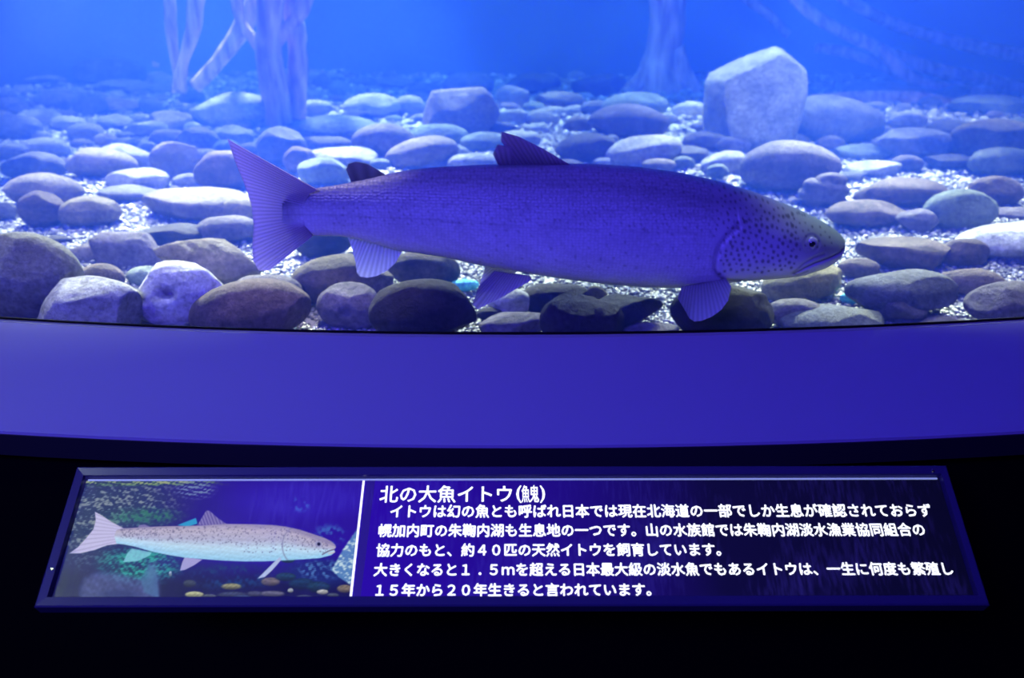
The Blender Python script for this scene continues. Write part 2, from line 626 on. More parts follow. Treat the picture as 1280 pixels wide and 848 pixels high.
def rock_shape(seed, lv, dims, kind, dent=None):
    r = np.random.default_rng(seed)
    p, f = ICO[lv]
    p = p.copy()
    # facets: soft plane cuts
    ncut = {'r': 5, 'f': 8, 'a': 11, 'p': 6, 'w': 5, 's': 6}[kind]
    lo = {'r': 0.78, 'f': 0.62, 'a': 0.46, 'p': 0.70, 'w': 0.75, 's': 0.62}[kind]
    if kind == 's':
        p = np.sign(p) * np.abs(p) ** 0.62
        for d, lim in (((-0.42, -0.15, 0.9), 0.66), ((0.5, 0, 0.85), 0.98), ((-0.9, -0.5, 0.0), 0.80), ((-0.1, -0.9, 0.35), 0.66)):
            d = np.array(d) / np.linalg.norm(d)
            k = p @ d
            p -= np.outer(np.maximum(k - lim, 0) * 0.85, d)
    for _ in range(ncut):
        d = r.normal(size=3)
        d /= np.linalg.norm(d)
        lim = lo + (0.97 - lo) * r.random()
        k = p @ d
        over = np.maximum(k - lim, 0)
        p -= np.outer(over * 0.88, d)
    if kind == 'f':
        p[:, 2] = np.sign(p[:, 2]) * np.abs(p[:, 2]) ** 0.8 * 0.9
    if kind in 'rp':
        p[:, 2] = np.where(p[:, 2] < 0, p[:, 2] * 0.9, p[:, 2])
    nr = p / np.linalg.norm(p, axis=1)[:, None]
    amp = {'r': 0.07, 'f': 0.07, 'a': 0.06, 'p': 0.07, 'w': 0.06, 's': 0.07}[kind]
    p += nr * (wavy(nr, r, 3, 0.32, 0.5) * amp)[:, None]
    if lv >= 4:
        p += nr * (wavy(nr, r, 4, 1.3, 0.62) * (0.022 if kind in 'apsw' else 0.013))[:, None]
    ext = (p.max(0) - p.min(0)) / 2
    p = (p - (p.max(0) + p.min(0)) / 2) / ext
    if dent is not None:                       # a pit on the near, upper side
        c = np.array(dent) / np.linalg.norm(dent)
        q = p / np.linalg.norm(p, axis=1)[:, None]
        dd = np.linalg.norm((q - c) * np.array([1, 1, 1.3]), axis=1)
        p -= q * (0.55 * np.exp(-(dd / 0.16) ** 2))[:, None]
    if kind == 'w':                            # slate-like ribs running across
        t = p[:, 2] * 1.0 + p[:, 0] * 0.55
        g = np.abs(np.sin(t * 4.2)) ** 0.5
        p *= (0.80 + 0.20 * g)[:, None]
    return p * (np.array(dims) / 2), f


ROCKS = []


def rock(cx, cy, w, h, kind, col, label, tilt=0, cat='rock', seed=None, lift=0.0, dent=None, name=None, group=None, depth=None):
    i = len(ROCKS)
    seed = seed or 100 + i * 7
    Vh = 0.05
    th = math.atan2(-ray(cx, cy).z, ray(cx, cy).y)
    for _ in range(4):
        zc = Z_BED + Vh * 0.42 + lift
        pt, t = at_z(cx, cy, zc)
        W, H = w * t / F, h * t / F
        D = min(0.58 * W, H * 0.80 / math.sin(th)) if depth is None else depth
        Vh = math.sqrt(max(H * H - (D * math.sin(th)) ** 2, (0.3 * H) ** 2)) / math.cos(th)
    zc += 0.5 * (float(bed_z(pt.x, pt.y)) - Z_BED)
    # keep clear of the window
    gy = CY - math.sqrt((GLASS_R - 0.06) ** 2 - pt.x ** 2)
    if pt.y - D / 2 < gy:
        D = max(0.06, (pt.y - gy) * 2)
    lv = 5 if w > 95 and (cy > 290 or kind == 's') else (4 if w > 45 else 3)
    v, f = rock_shape(seed, lv, (W, D, Vh), kind, dent)
    o = mesh_from(name or ('boulder' if w >= 110 else 'river_rock' if w > 42 else 'cobble'), v, f, M_ROCK)
    o.location = (pt.x, pt.y, zc)
    r = random.Random(seed)
    o.rotation_euler = (math.radians(r.uniform(-4, 4)), math.radians(tilt), math.radians(r.uniform(-9, 9)))
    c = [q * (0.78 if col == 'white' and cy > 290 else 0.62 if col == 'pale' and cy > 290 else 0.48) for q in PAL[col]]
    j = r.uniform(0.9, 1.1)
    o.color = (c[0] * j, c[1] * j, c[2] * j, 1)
    tag(o, label, cat, group)
    ROCKS.append((cx, cy, w, h))
    return o


R = rock
# front row, left to right
R(27, 350, 152, 114, 'r', 'grey', 'largest grey boulder at the far left front, cut by the picture edge', lift=0.02, seed=11)
R(109, 392, 126, 88, 'f', 'pale', 'pale bluish boulder with a ridged left end, against the window at left', tilt=6)
R(12, 394, 34, 20, 'r', 'white', 'tiny white cobble at the window in the bottom left corner')
R(224, 368, 122, 84, 'p', 'white', 'whitish peaked rock with a dark pit in its face', dent=(-0.12, -0.85, 0.25), lift=0.01)
R(335, 362, 88, 44, 'r', 'violet', 'grey violet rock just behind the big brown boulder with ochre top', lift=0.02)
R(312, 387, 152, 78, 'r', 'brown', 'big brown boulder with an ochre patch, front row left of centre', tilt=-8, lift=0.01)
R(200, 404, 92, 22, 'f', 'brown', 'flat reddish stone pressed to the window below the pitted white rock')
R(262, 326, 138, 66, 'a', 'tan', 'angular tan boulder sloping down towards the tail fin tip', tilt=16, lift=0.02)
R(285, 290, 82, 38, 'r', 'violet', 'dark purple rock left of the tail fin above the angular tan boulder')
R(215, 297, 90, 30, 'f', 'dark', 'dark flat rock between the gravel strip and the purple rocks')
R(160, 315, 86, 48, 'a', 'violet', 'purple brown angular rock left of the angular tan boulder', tilt=12)
R(115, 318, 60, 28, 'f', 'tan', 'flat tan rock peeking out right of the largest left boulder')
R(128, 348, 58, 34, 'r', 'brown', 'small brown rock with dark front between the two left boulders')
R(184, 347, 52, 26, 'r', 'green', 'small greenish rock above the pitted white rock')
R(68, 302, 44, 14, 'f', 'dark', 'dark sliver of rock behind the largest left boulder')
R(52, 263, 60, 48, 'r', 'brown', 'round brown rock left of the pale yellow oval rock')
R(112, 265, 78, 40, 'r', 'ochre', 'pale yellow oval rock on the gravel at left')
R(55, 240, 102, 46, 'r', 'tan', 'long tan rock behind the round brown rock at left')
R(2, 265, 38, 28, 'r', 'grey', 'grey rock cut by the left picture edge beside the gravel strip')
R(162, 243, 78, 24, 'f', 'grey', 'low flat grey rock with dark front above the pale yellow oval')
R(172, 226, 82, 28, 'f', 'pale', 'pale flat rock directly behind the low flat grey rock')
R(247, 257, 150, 42, 'f', 'tan', 'long flat tan slab with a dark front left of the tail fin')
R(300, 266, 60, 34, 'r', 'ochre', 'ochre rock touching the tail fin edge')
R(280, 214, 74, 52, 'r', 'brown', 'rounded brown rock left of the upper tail lobe')
R(219, 200, 64, 50, 'a', 'tan', 'upright tan rock with a shaded right face, left of the rounded brown rock')
R(238, 227, 44, 20, 'f', 'grey', 'small flat grey cobble below the upright tan rock')
R(128, 205, 88, 40, 'f', 'tan', 'broad tan rock sloping right in the left middle distance', tilt=8)
R(160, 197, 72, 34, 'f', 'pale', 'pale rock with dark underside tucked behind the broad tan rock', tilt=10)
R(42, 207, 78, 38, 'r', 'slate', 'dark slate rock left of the broad tan rock')
R(55, 185, 62, 28, 'r', 'pale', 'pale rock above the dark slate rock at left')
R(16, 190, 48, 24, 'r', 'grey', 'grey rock at left picture edge above the dark slate rock')
R(132, 174, 30, 18, 'f', 'ochre', 'bright cream cobble in the hazy left middle')
R(158, 177, 38, 14, 'f', 'slate', 'thin dark cobble right of the bright cream cobble')
R(108, 166, 52, 26, 'r', 'grey', 'grey hazy rock left of the bright cream cobble')
R(282, 138, 104, 46, 'f', 'white', 'whitish slab with dark front face at the foot of the tree roots', tilt=-6)
R(292, 168, 52, 28, 'r', 'pale', 'pale rock under the right end of the whitish slab')
R(248, 173, 54, 34, 'r', 'tan', 'tan rock under the left end of the whitish slab')
R(352, 184, 64, 52, 'r', 'slate', 'round dark rock just above the upper tail lobe')
R(283, 184, 38, 22, 'r', 'green', 'small pale green cobble touching the tail fin tip')
R(374, 200, 42, 36, 'r', 'brown', 'small brown rock right of the round dark rock')
R(405, 215, 64, 38, 'f', 'green', 'pale green rock between the tail fin and the adipose fin')
R(426, 197, 92, 26, 'f', 'pale', 'pale flat rock behind the adipose fin')
R(408, 180, 72, 22, 'f', 'violet', 'violet grey flat rock above the pale flat rock behind the adipose fin')
R(418, 162, 112, 36, 'r', 'green', 'wide greenish hazy boulder right of the tree roots')
R(465, 133, 74, 34, 'r', 'white', 'pale cyan looking rock far behind, between roots and the big angular boulder')
R(575, 143, 100, 64, 'a', 'tan', 'big angular tan boulder with a bright upper edge, far centre', tilt=-8)
R(513, 134, 42, 28, 'r', 'pale', 'small pale rock leaning on the left of the big angular boulder')
R(585, 105, 66, 32, 'r', 'grey', 'hazy grey rock top showing above the big angular boulder')
R(480, 178, 82, 46, 'r', 'tan', 'rounded tan rock above the middle of the fish tail stalk')
R(526, 194, 98, 42, 'r', 'tan', 'bluish tan rock just above the back of the fish, right of the adipose fin', tilt=-12)
R(545, 208, 40, 16, 'r', 'pale', 'pale little cobble peeking over the fish back')
R(548, 170, 76, 30, 'r', 'green', 'greenish rock below the left side of the big angular boulder')
R(592, 206, 74, 26, 'f', 'pale', 'pale pinkish rock left of the dorsal fin')
R(606, 180, 62, 26, 'f', 'green', 'greenish white flat rock behind the dorsal fin tip')
R(648, 178, 56, 24, 'f', 'pale', 'pale rock hidden partly by the dorsal fin')
R(640, 150, 42, 24, 'f', 'white', 'small white rock right of the big angular boulder')
R(677, 150, 46, 22, 'f', 'pale', 'pale rock with dark underside above the dorsal fin')
R(722, 160, 38, 24, 'r', 'tan', 'small tan cobble left of the large violet grey dome rock')
R(794, 134, 84, 34, 'r', 'green', 'cyan green rock top behind the large dome rock')
R(785, 156, 102, 48, 'r', 'violet', 'large violet grey dome shaped rock beyond the fish back')
R(736, 188, 84, 40, 'r', 'slate', 'bluish rock right of the dorsal fin')
R(803, 191, 98, 40, 'f', 'white', 'pale pinkish white rock resting just above the fish back', tilt=-8)
R(762, 180, 24, 16, 'a', 'pale', 'small pale knob at the left of the pale pinkish white rock')
R(862, 197, 56, 26, 'f', 'slate', 'dark flat rock right of the pale pinkish white rock', tilt=10)
R(882, 178, 60, 26, 'r', 'violet', 'violet rock at the left foot of the standing boulder')
R(916, 183, 44, 24, 'r', 'violet', 'violet small rock at the foot of the standing boulder')
R(853, 207, 32, 20, 'r', 'green', 'little green cobble touching the fish back')
R(906, 207, 64, 32, 'f', 'white', 'white flat rock left of the big round violet boulder')
R(897, 216, 30, 18, 'r', 'green', 'little green cobble lying on the white flat rock', lift=0.02)
R(1045, 151, 120, 60, 'f', 'grey', 'broad grey boulder right behind the standing boulder', tilt=8)
R(988, 211, 124, 68, 'r', 'violet', 'big round violet boulder above the fish head')
R(1030, 240, 64, 46, 'w', 'violet', 'ribbed layered rock above the fish snout', tilt=-12)
R(1131, 243, 114, 42, 'r', 'brown', 'long brown violet rock behind the gravel right of the ribbed rock')
R(1083, 267, 106, 36, 'r', 'brown', 'long violet brown rock beside the ribbed rock, nearer one of two')
R(1077, 246, 24, 16, 'r', 'violet', 'tiny violet cobble right of the ribbed rock')
R(1146, 279, 54, 30, 'a', 'violet', 'knobbly two lobed rock between the long and the oval rocks')
R(1243, 241, 78, 42, 'r', 'brown', 'brown oval rock near the right edge behind the grey green oval')
R(1200, 265, 94, 52, 'r', 'green', 'grey green oval rock with mottled top at right')
R(1272, 306, 150, 50, 'f', 'white', 'white flat rock at the right picture edge', tilt=-6)
R(1262, 268, 60, 16, 'f', 'violet', 'flat violet stone behind the white flat rock at right edge')
R(1205, 318, 66, 38, 'r', 'brown', 'brown rock tucked behind the right end of the reddish brown rock')
R(1133, 318, 120, 44, 'f', 'brown', 'reddish brown rock in front of the gravel patch at right', tilt=4)
R(1215, 353, 82, 38, 'r', 'brown', 'brown rock right of the pale rimmed dark rock')
R(1127, 364, 140, 56, 'f', 'slate', 'dark rock with pale top rim, largest of the right front', lift=0.015)
R(1262, 378, 116, 54, 'r', 'violet', 'dark violet rock in the right front corner', lift=0.01)
R(1073, 336, 54, 28, 'f', 'brown', 'small brown rock just below the fish snout tip')
R(1130, 390, 62, 40, 'a', 'violet', 'pointed violet rock in front of the pale rimmed dark rock')
R(1165, 405, 92, 20, 'f', 'violet', 'low violet stone against the window below the pointed rock')
R(1004, 354, 102, 44, 'f', 'ochre', 'cream coloured rock under the fish chin', tilt=-12)
R(995, 390, 76, 38, 'r', 'violet', 'rounded violet grey rock below the cream rock', lift=0.005)
R(1042, 400, 136, 44, 'r', 'slate', 'wide bluish grey rock against the window right of the dark round boulder')
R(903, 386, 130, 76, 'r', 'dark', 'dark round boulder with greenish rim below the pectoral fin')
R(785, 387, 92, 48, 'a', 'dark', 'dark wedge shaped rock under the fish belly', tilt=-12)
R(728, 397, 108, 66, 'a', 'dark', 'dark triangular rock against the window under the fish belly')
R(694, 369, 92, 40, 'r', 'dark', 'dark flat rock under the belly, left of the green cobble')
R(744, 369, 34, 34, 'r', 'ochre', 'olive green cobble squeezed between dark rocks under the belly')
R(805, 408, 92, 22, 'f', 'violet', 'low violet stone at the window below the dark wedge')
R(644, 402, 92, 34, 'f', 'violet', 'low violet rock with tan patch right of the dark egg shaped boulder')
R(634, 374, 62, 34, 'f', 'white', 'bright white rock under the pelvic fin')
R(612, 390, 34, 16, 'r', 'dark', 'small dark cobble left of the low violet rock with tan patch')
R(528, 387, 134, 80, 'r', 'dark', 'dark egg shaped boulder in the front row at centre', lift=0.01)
R(435, 385, 84, 58, 'p', 'violet', 'violet rock with a shallow pit left of the egg shaped boulder', dent=(0.1, -0.9, 0.1))
R(428, 350, 128, 66, 'r', 'brown', 'arched brown boulder below the anal fin')
R(530, 335, 92, 46, 'r', 'brown', 'brown violet rock right of the anal fin under the fish', tilt=8)
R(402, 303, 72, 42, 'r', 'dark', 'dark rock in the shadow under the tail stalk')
R(581, 355, 36, 16, 'r', 'cyan', 'small vivid cyan light glint built as a stone under the pelvic fin')
R(1068, 374, 34, 16, 'f', 'cyan', 'small cyan green light glint built as a stone below the cream rock')
# the standing boulder
ob = R(942, 126, 122, 126, 's', 'pale', 'tall pale standing boulder, the highest rock, right of centre', seed=42, depth=0.30)
# right, far
R(1135, 149, 50, 24, 'r', 'white', 'round white rock on top of the pale rock at far right', lift=0.05)
R(1140, 179, 106, 38, 'f', 'pale', 'pale blocky rock carrying the round white rock')
R(1080, 189, 72, 20, 'f', 'green', 'greenish low rock left of the pale blocky rock')
R(1090, 209, 72, 20, 'f', 'white', 'whitish low stone right of the big round violet boulder')
R(1064, 220, 40, 14, 'f', 'slate', 'thin dark cobble below the whitish low stone')
R(1134, 203, 42, 22, 'r', 'violet', 'small violet rock below the pale blocky rock')
R(1190, 202, 62, 20, 'f', 'slate', 'dark flat rock left of the pale green oval at right edge')
R(1255, 203, 90, 38, 'r', 'green', 'pale green oval rock at the right edge below the mossy rock')
R(1245, 173, 118, 52, 'f', 'ochre', 'mossy yellowish boulder at the far right')
R(1186, 164, 70, 34, 'r', 'slate', 'dark hazy rock left of the mossy yellowish boulder')
R(1238, 130, 100, 26, 'f', 'green', 'hazy greenish slab behind the mossy boulder')
R(1108, 114, 112, 26, 'f', 'grey', 'hazy flat boulder behind the round white rock')
# left and centre, far
far = [
    (45, 96, 92, 20, 'pale', 'long pale hazy slab at the far left horizon'),
    (140, 90, 92, 36, 'slate', 'bluish mound of rock on the far left horizon'),
    (30, 113, 32, 14, 'white', 'bright white cobble under the long pale hazy slab'),
    (72, 126, 60, 26, 'grey', 'grey hazy rock right of the bright white cobble'),
    (20, 160, 64, 34, 'slate', 'blue grey rock at left edge in the haze'),
    (15, 135, 50, 24, 'grey', 'small grey rock at left edge under the bright white cobble'),
    (112, 132, 44, 28, 'slate', 'dark hazy cobble left of the cream streaked stone'),
    (150, 108, 62, 16, 'pale', 'thin pale stone below the bluish mound'),
    (190, 112, 66, 16, 'grey', 'thin grey stone left of the tree root feet'),
    (201, 99, 40, 18, 'pale', 'pale cyan cobble at the foot of the leftmost root'),
    (148, 130, 66, 18, 'ochre', 'cream streaked flat stone in the left haze'),
    (188, 132, 30, 22, 'slate', 'dark cobble right of the cream streaked flat stone'),
    (85, 155, 50, 22, 'pale', 'pale cobble in the haze above the grey hazy rock'),
    (55, 146, 44, 20, 'white', 'whitish cobble in the haze near the left edge'),
    (184, 160, 54, 20, 'grey', 'grey rounded cobble above the broad tan rocks'),
    (214, 150, 56, 26, 'tan', 'tan cobble left of the whitish slab'),
    (212, 172, 56, 26, 'violet', 'violet cobble above the upright tan rock'),
    (142, 152, 48, 20, 'grey', 'grey cobble straight below the cream streaked stone'),
    (240, 122, 34, 20, 'slate', 'dark little rock touching the slanting root'),
    (402, 104, 28, 22, 'grey', 'small grey rock right of the rightmost root'),
    (395, 134, 42, 20, 'pale', 'pale flat cobble at the foot of the rightmost root'),
    (425, 112, 30, 20, 'green', 'small greenish rock further right of the roots'),
    (640, 122, 44, 30, 'pale', 'pale rock right of and behind the big angular boulder'),
    (668, 104, 66, 26, 'slate', 'bluish hazy rock on the far centre horizon'),
    (700, 126, 60, 22, 'grey', 'grey hazy rock below the bluish horizon rock'),
    (748, 108, 70, 32, 'slate', 'bluish hazy rock left of the sunken trunk'),
    (690, 140, 40, 14, 'pale', 'pale thin cobble above the dorsal fin'),
    (745, 136, 40, 20, 'slate', 'bluish cobble left of the cyan green rock top'),
    (862, 140, 44, 24, 'white', 'whitish rock between the trunk foot and the standing boulder'),
    (530, 112, 44, 18, 'slate', 'bluish cobble left of the hazy grey rock top'),
    (495, 105, 50, 18, 'grey', 'grey flat rock on the far centre left horizon'),
    (455, 104, 40, 16, 'slate', 'bluish low rock above the pale cyan looking rock'),
    (1190, 118, 50, 20, 'slate', 'bluish cobble beside the hazy greenish slab'),
    (1020, 128, 40, 18, 'slate', 'bluish cobble peeking out right of the standing boulder'),
]
for cx, cy, w, h, c, lb in far:
    R(cx, cy, w, h, 'r' if (cx + cy) % 2 else 'f', c, lb)

# small hazy cobbles between the named rocks, far back: nothing in the photograph tells them apart
rr = random.Random(3)
spots = []
for _ in range(6000):
    py = 92 + 118 * rr.random() ** 1.2
    px = rr.uniform(-20, 1300) if rr.random() < 0.6 else rr.uniform(-20, 420)
    s = rr.uniform(20, 34) * (0.55 + (py - 80) / 170)
    if any(abs(px - a) < (w + s) * 0.34 and abs(py - b) < (h + s * 0.5) * 0.30 for a, b, w, h in ROCKS):
        continue
    if any(abs(px - a) < (w + s) * 0.55 and abs(py - b) < (h + s) * 0.5 for a, b, w, h in spots):
        continue
    if 900 < px < 1280 and py > 190:
        continue
    spots.append((px, py, s * 1.15, s * 0.55))
for px, py, s, h in spots[:200]:
    R(px, py, s, h * rr.uniform(0.8, 1.2), 'r', rr.choice(['pale', 'grey', 'tan', 'slate', 'white', 'green', 'violet']),
      'small blurred cobble among the larger rocks in the hazy back of the tank', group='small hazy cobbles at the back')

# ------------------------------------------------------------------ gravel grains
def gravel():
    r = np.random.default_rng(8)
    pts = []
    for n, y0, y1, s0, s1 in ((44000, 1.35, 2.35, 0.0035, 0.0065), (30000, 2.35, 3.4, 0.006, 0.010), (12000, 3.4, 5.2, 0.010, 0.017)):
        y = r.uniform(y0, y1, n)
        x = r.uniform(-1, 1, n) * (0.70 * y + 0.45)
        s = r.uniform(s0, s1, n)
        gy = CY - np.sqrt((GLASS_R - 0.07) ** 2 - x ** 2)
        k = y > gy
        pts.append(np.stack([x[k], y[k], s[k]], 1))
    pts = np.concatenate(pts)
    n = len(pts)
    p, f = ICO[2] if False else (None, None)
    bm = bmesh.new()
    bmesh.ops.create_icosphere(bm, subdivisions=1, radius=1)
    bm.verts.ensure_lookup_table()
    p = np.array([v.co[:] for v in bm.verts])
    f = np.array([[v.index for v in q.verts] for q in bm.faces])
    bm.free()
    sc3 = np.stack([r.uniform(0.8, 1.35, n), r.uniform(0.8, 1.35, n), r.uniform(0.55, 0.9, n)], 1) * pts[:, 2:3]
    a = r.uniform(0, 6.28, n)
    jit = 1 + r.uniform(-0.18, 0.18, (n, len(p), 1))
    q = p[None] * jit * sc3[:, None, :]
    ca, sa = np.cos(a)[:, None], np.sin(a)[:, None]
    q = np.stack([q[:, :, 0] * ca - q[:, :, 1] * sa, q[:, :, 0] * sa + q[:, :, 1] * ca, q[:, :, 2]], 2)
    z = bed_z(pts[:, 0], pts[:, 1]) + pts[:, 2] * r.uniform(0.0, 0.9, n)
    q += np.stack([pts[:, 0], pts[:, 1], z], 1)[:, None, :]
    faces = (f[None] + (np.arange(n) * len(p))[:, None, None]).reshape(-1, 3)
    o = mesh_from('gravel', q.reshape(-1, 3), faces, M_GRAVEL, smooth=False)
    o['kind'] = 'stuff'
    tag(o, 'pale glittering gravel covering the tank bed between the rocks', 'gravel')


gravel()

# ------------------------------------------------------------------ sunken wood
def tube(name, pts, radii, parent, seed, seg=14, sub=10, rough=0.16):
    r = np.random.default_rng(seed)
    pts = [Vector(p) for p in pts]
    n = len(pts)
    ring = []
    for i in range(n - 1):
        p0, p1, p2, p3 = pts[max(i - 1, 0)], pts[i], pts[i + 1], pts[min(i + 2, n - 1)]
        for k in range(sub + (i == n - 2)):
            t = k / sub
            q = 0.5 * ((2 * p1) + (p2 - p0) * t + (2 * p0 - 5 * p1 + 4 * p2 - p3) * t * t + (3 * p1 - p0 - 3 * p2 + p3) * t ** 3)
            ring.append((q, radii[i] * (1 - t) + radii[i + 1] * t))
    vs = []
    for i, (q, ra) in enumerate(ring):
        d = (ring[min(i + 1, len(ring) - 1)][0] - ring[max(i - 1, 0)][0]).normalized()
        s = d.cross(Vector((0, 1, 0.01))).normalized()
        u = d.cross(s).normalized()
        for k in range(seg):
            a = 2 * math.pi * k / seg
            vs.append(q + (s * math.cos(a) + u * math.sin(a)) * ra)
    vs = np.array([v[:] for v in vs])
    m = len(ring)
    cen = np.repeat(np.array([q[:] for q, _ in ring]), seg, 0)
    rad = np.repeat(np.array([ra for _, ra in ring]), seg)
    ang = np.tile(np.arange(seg) * 2 * math.pi / seg, m)
    cyl = np.stack([np.cos(ang), np.sin(ang), np.repeat(np.arange(m), seg) * 0.12], 1)
    dd = wavy(cyl, r, 3, 0.5, 0.6) * rough
    vs = cen + (vs - cen) * (1 + dd)[:, None]
    fs = [(i * seg + k, i * seg + (k + 1) % seg, (i + 1) * seg + (k + 1) % seg, (i + 1) * seg + k)
          for i in range(m - 1) for k in range(seg)]
    fs.append(tuple(range(seg))[::-1])
    fs.append(tuple((m - 1) * seg + k for k in range(seg)))
    o = mesh_from(name, vs, fs, M_WOOD)
    if parent is not None:
        o.parent = parent
        o.matrix_parent_inverse = Matrix.Translation(-parent.location)
    return o


def px_path(pts, Y, rs):
    out = []
    for i, (x, y) in enumerate(pts):
        out.append(at_y(x, y, Y if not isinstance(Y, (list, tuple)) else Y[i]))
    t = (Y if not isinstance(Y, (list, tuple)) else Y[0]) / CP
    return out, [r * t / F for r in rs]


roots = empty('tree_root', at_z(300, 130, Z_BED)[0])
tag(roots, 'cluster of pinkish bare tree roots standing at the upper left of the tank', 'tree root')
for k, (pts, Y, rs) in enumerate([
    ([(205, -60), (212, -5), (214, 40), (221, 90), (224, 116)], 3.95, (8, 7, 6, 5, 8)),
    ([(258, -60), (247, -5), (240, 40), (229, 80), (224, 112)], 3.9, (11, 9, 8, 6, 8)),
    ([(355, -70), (322, 0), (300, 40), (272, 78), (244, 108)], 3.9, (12, 11, 10, 8, 8)),
    ([(290, -60), (296, 0), (302, 28), (318, 50), (330, 70)], 3.75, (6, 6, 5, 6, 6)),
    ([(345, -60), (340, 0), (334, 50), (342, 100), (348, 156)], 3.6, (15, 14, 14, 15, 16)),
    ([(400, -50), (384, -5), (374, 16), (350, 48), (330, 72)], 3.62, (9, 8, 8, 7, 7)),
    ([(360, -60), (362, 0), (370, 40), (372, 80), (370, 148)], 3.7, (9, 9, 10, 11, 10)),
]):
    p, r_ = px_path(pts, Y, rs)
    tube('root', p, r_, roots, 20 + k)

trunk = empty('sunken_tree', at_z(835, 135, Z_BED)[0])
tag(trunk, 'hazy sunken tree trunk with a flared foot, left of the standing boulder', 'tree trunk')
p, r_ = px_path([(836, -80), (834, 0), (830, 60), (828, 100), (830, 150)], 4.5, (24, 21, 20, 26, 44))
tube('trunk', p, r_, trunk, 40, seg=24)
p, r_ = px_path([(846, 60), (856, 95), (875, 122), (905, 142)], 4.45, (8, 10, 10, 9))
tube('root', p, r_, trunk, 41)
p, r_ = px_path([(815, 80), (798, 104), (770, 126), (735, 142)], 4.45, (8, 9, 9, 8))
tube('root', p, r_, trunk, 42)

for k, (pts, Y, rs, lb) in enumerate([
    ([(960, -40), (1010, 14), (1075, 50), (1150, 82), (1230, 100), (1330, 122)], 4.3, (5, 6, 7, 7, 8, 9), 'long sunken branch slanting down right, middle one at upper right'),
    ([(1000, -45), (1060, 0), (1130, 34), (1200, 54), (1330, 78)], 4.5, (5, 6, 6, 7, 8), 'sunken branch slanting down right, uppermost at upper right'),
    ([(1098, 58), (1118, 80), (1142, 100), (1180, 112), (1240, 118)], 4.2, (5, 7, 7, 8, 9), 'short sunken branch forking down from the long one'),
    ([(1020, 60), (1060, 66), (1095, 78), (1125, 96)], 4.4, (5, 6, 6, 5), 'thin sunken branch stub right of the standing boulder'),
    ([(985, 128), (1060, 125), (1130, 124), (1180, 132), (1230, 140)], 4.1, (7, 9, 11, 10, 8), 'sunken log lying flat behind the round white rock'),
    ([(900, -40), (930, -5), (962, 20), (985, 44)], 4.8, (5, 5, 5, 4), 'faint thin branch at the top above the standing boulder'),
    ([(10, 8), (60, 30), (130, 62), (200, 84)], 4.85, (5, 6, 6, 5), 'faint sunken branch slanting down at the top left'),
]):
    p, r_ = px_path(pts, Y, rs)
    tag(tube('sunken_branch', p, r_, None, 50 + k), lb, 'branch')

# ------------------------------------------------------------------ the fish
def interp(tab, x):
    return np.interp(x, [a for a, b in tab], [b for a, b in tab])


TOP = [(358, 247), (366, 238), (378, 233), (395, 232), (430, 228), (460, 222), (500, 214), (540, 210), (600, 207), (640, 206), (700, 205.5), (740, 206), (800, 210),
       (850, 217), (900, 228), (940, 240), (975, 253), (1000, 263), (1025, 275), (1040, 284), (1050, 292), (1056, 300)]
BOT = [(358, 272), (366, 281), (378, 286), (395, 290), (430, 292), (460, 299), (480, 306), (500, 312), (540, 318), (560, 321), (600, 330), (650, 338), (700, 346), (750, 352),
       (800, 356), (840, 357), (880, 356), (900, 352), (930, 348), (970, 346), (1000, 343), (1030, 334), (1048, 323), (1056, 310)]
WID = [(358, 1.2), (380, 6), (430, 15), (500, 27), (600, 40), (700, 48), (800, 52), (880, 52), (940, 47), (990, 38), (1025, 28), (1045, 18), (1053, 9), (1056, 3)]
FISH_O = at_y(700, 285, FISH_Y)
PXM = FISH_Y / ray(700, 285).y / F       # metres per pixel at the fish
_VP = {}


def pxw(px, py):
    """vectorised at_y for the fish's plane, relative to the fish's origin"""
    v = (424 - py) / F
    dy = CP + v * SP
    t = FISH_Y / dy
    return (px - 640) / F * t - FISH_O.x, ZC + (-SP + v * CP) * t - FISH_O.z


GILL = [(913, 270), (900, 280), (889, 292), (884, 308), (884, 322), (890, 332), (899, 338), (930, 345)]
GILL2 = [(925, 262), (940, 258), (955, 262)]
MOUTH = [(1056, 306), (1045, 311), (1030, 315), (1010, 320), (998, 325), (985, 333)]
MAX_ = [(1022, 309), (1008, 312), (994, 319), (982, 332), (990, 336), (1002, 331)]


def dist_poly(px, py, poly):
    best = np.full(px.shape, 1e9)
    for (ax, ay), (bx, by) in zip(poly[:-1], poly[1:]):
        dx, dy = bx - ax, by - ay
        t = np.clip(((px - ax) * dx + (py - ay) * dy) / (dx * dx + dy * dy), 0, 1)
        best = np.minimum(best, np.hypot(px - ax - t * dx, py - ay - t * dy))
    return best


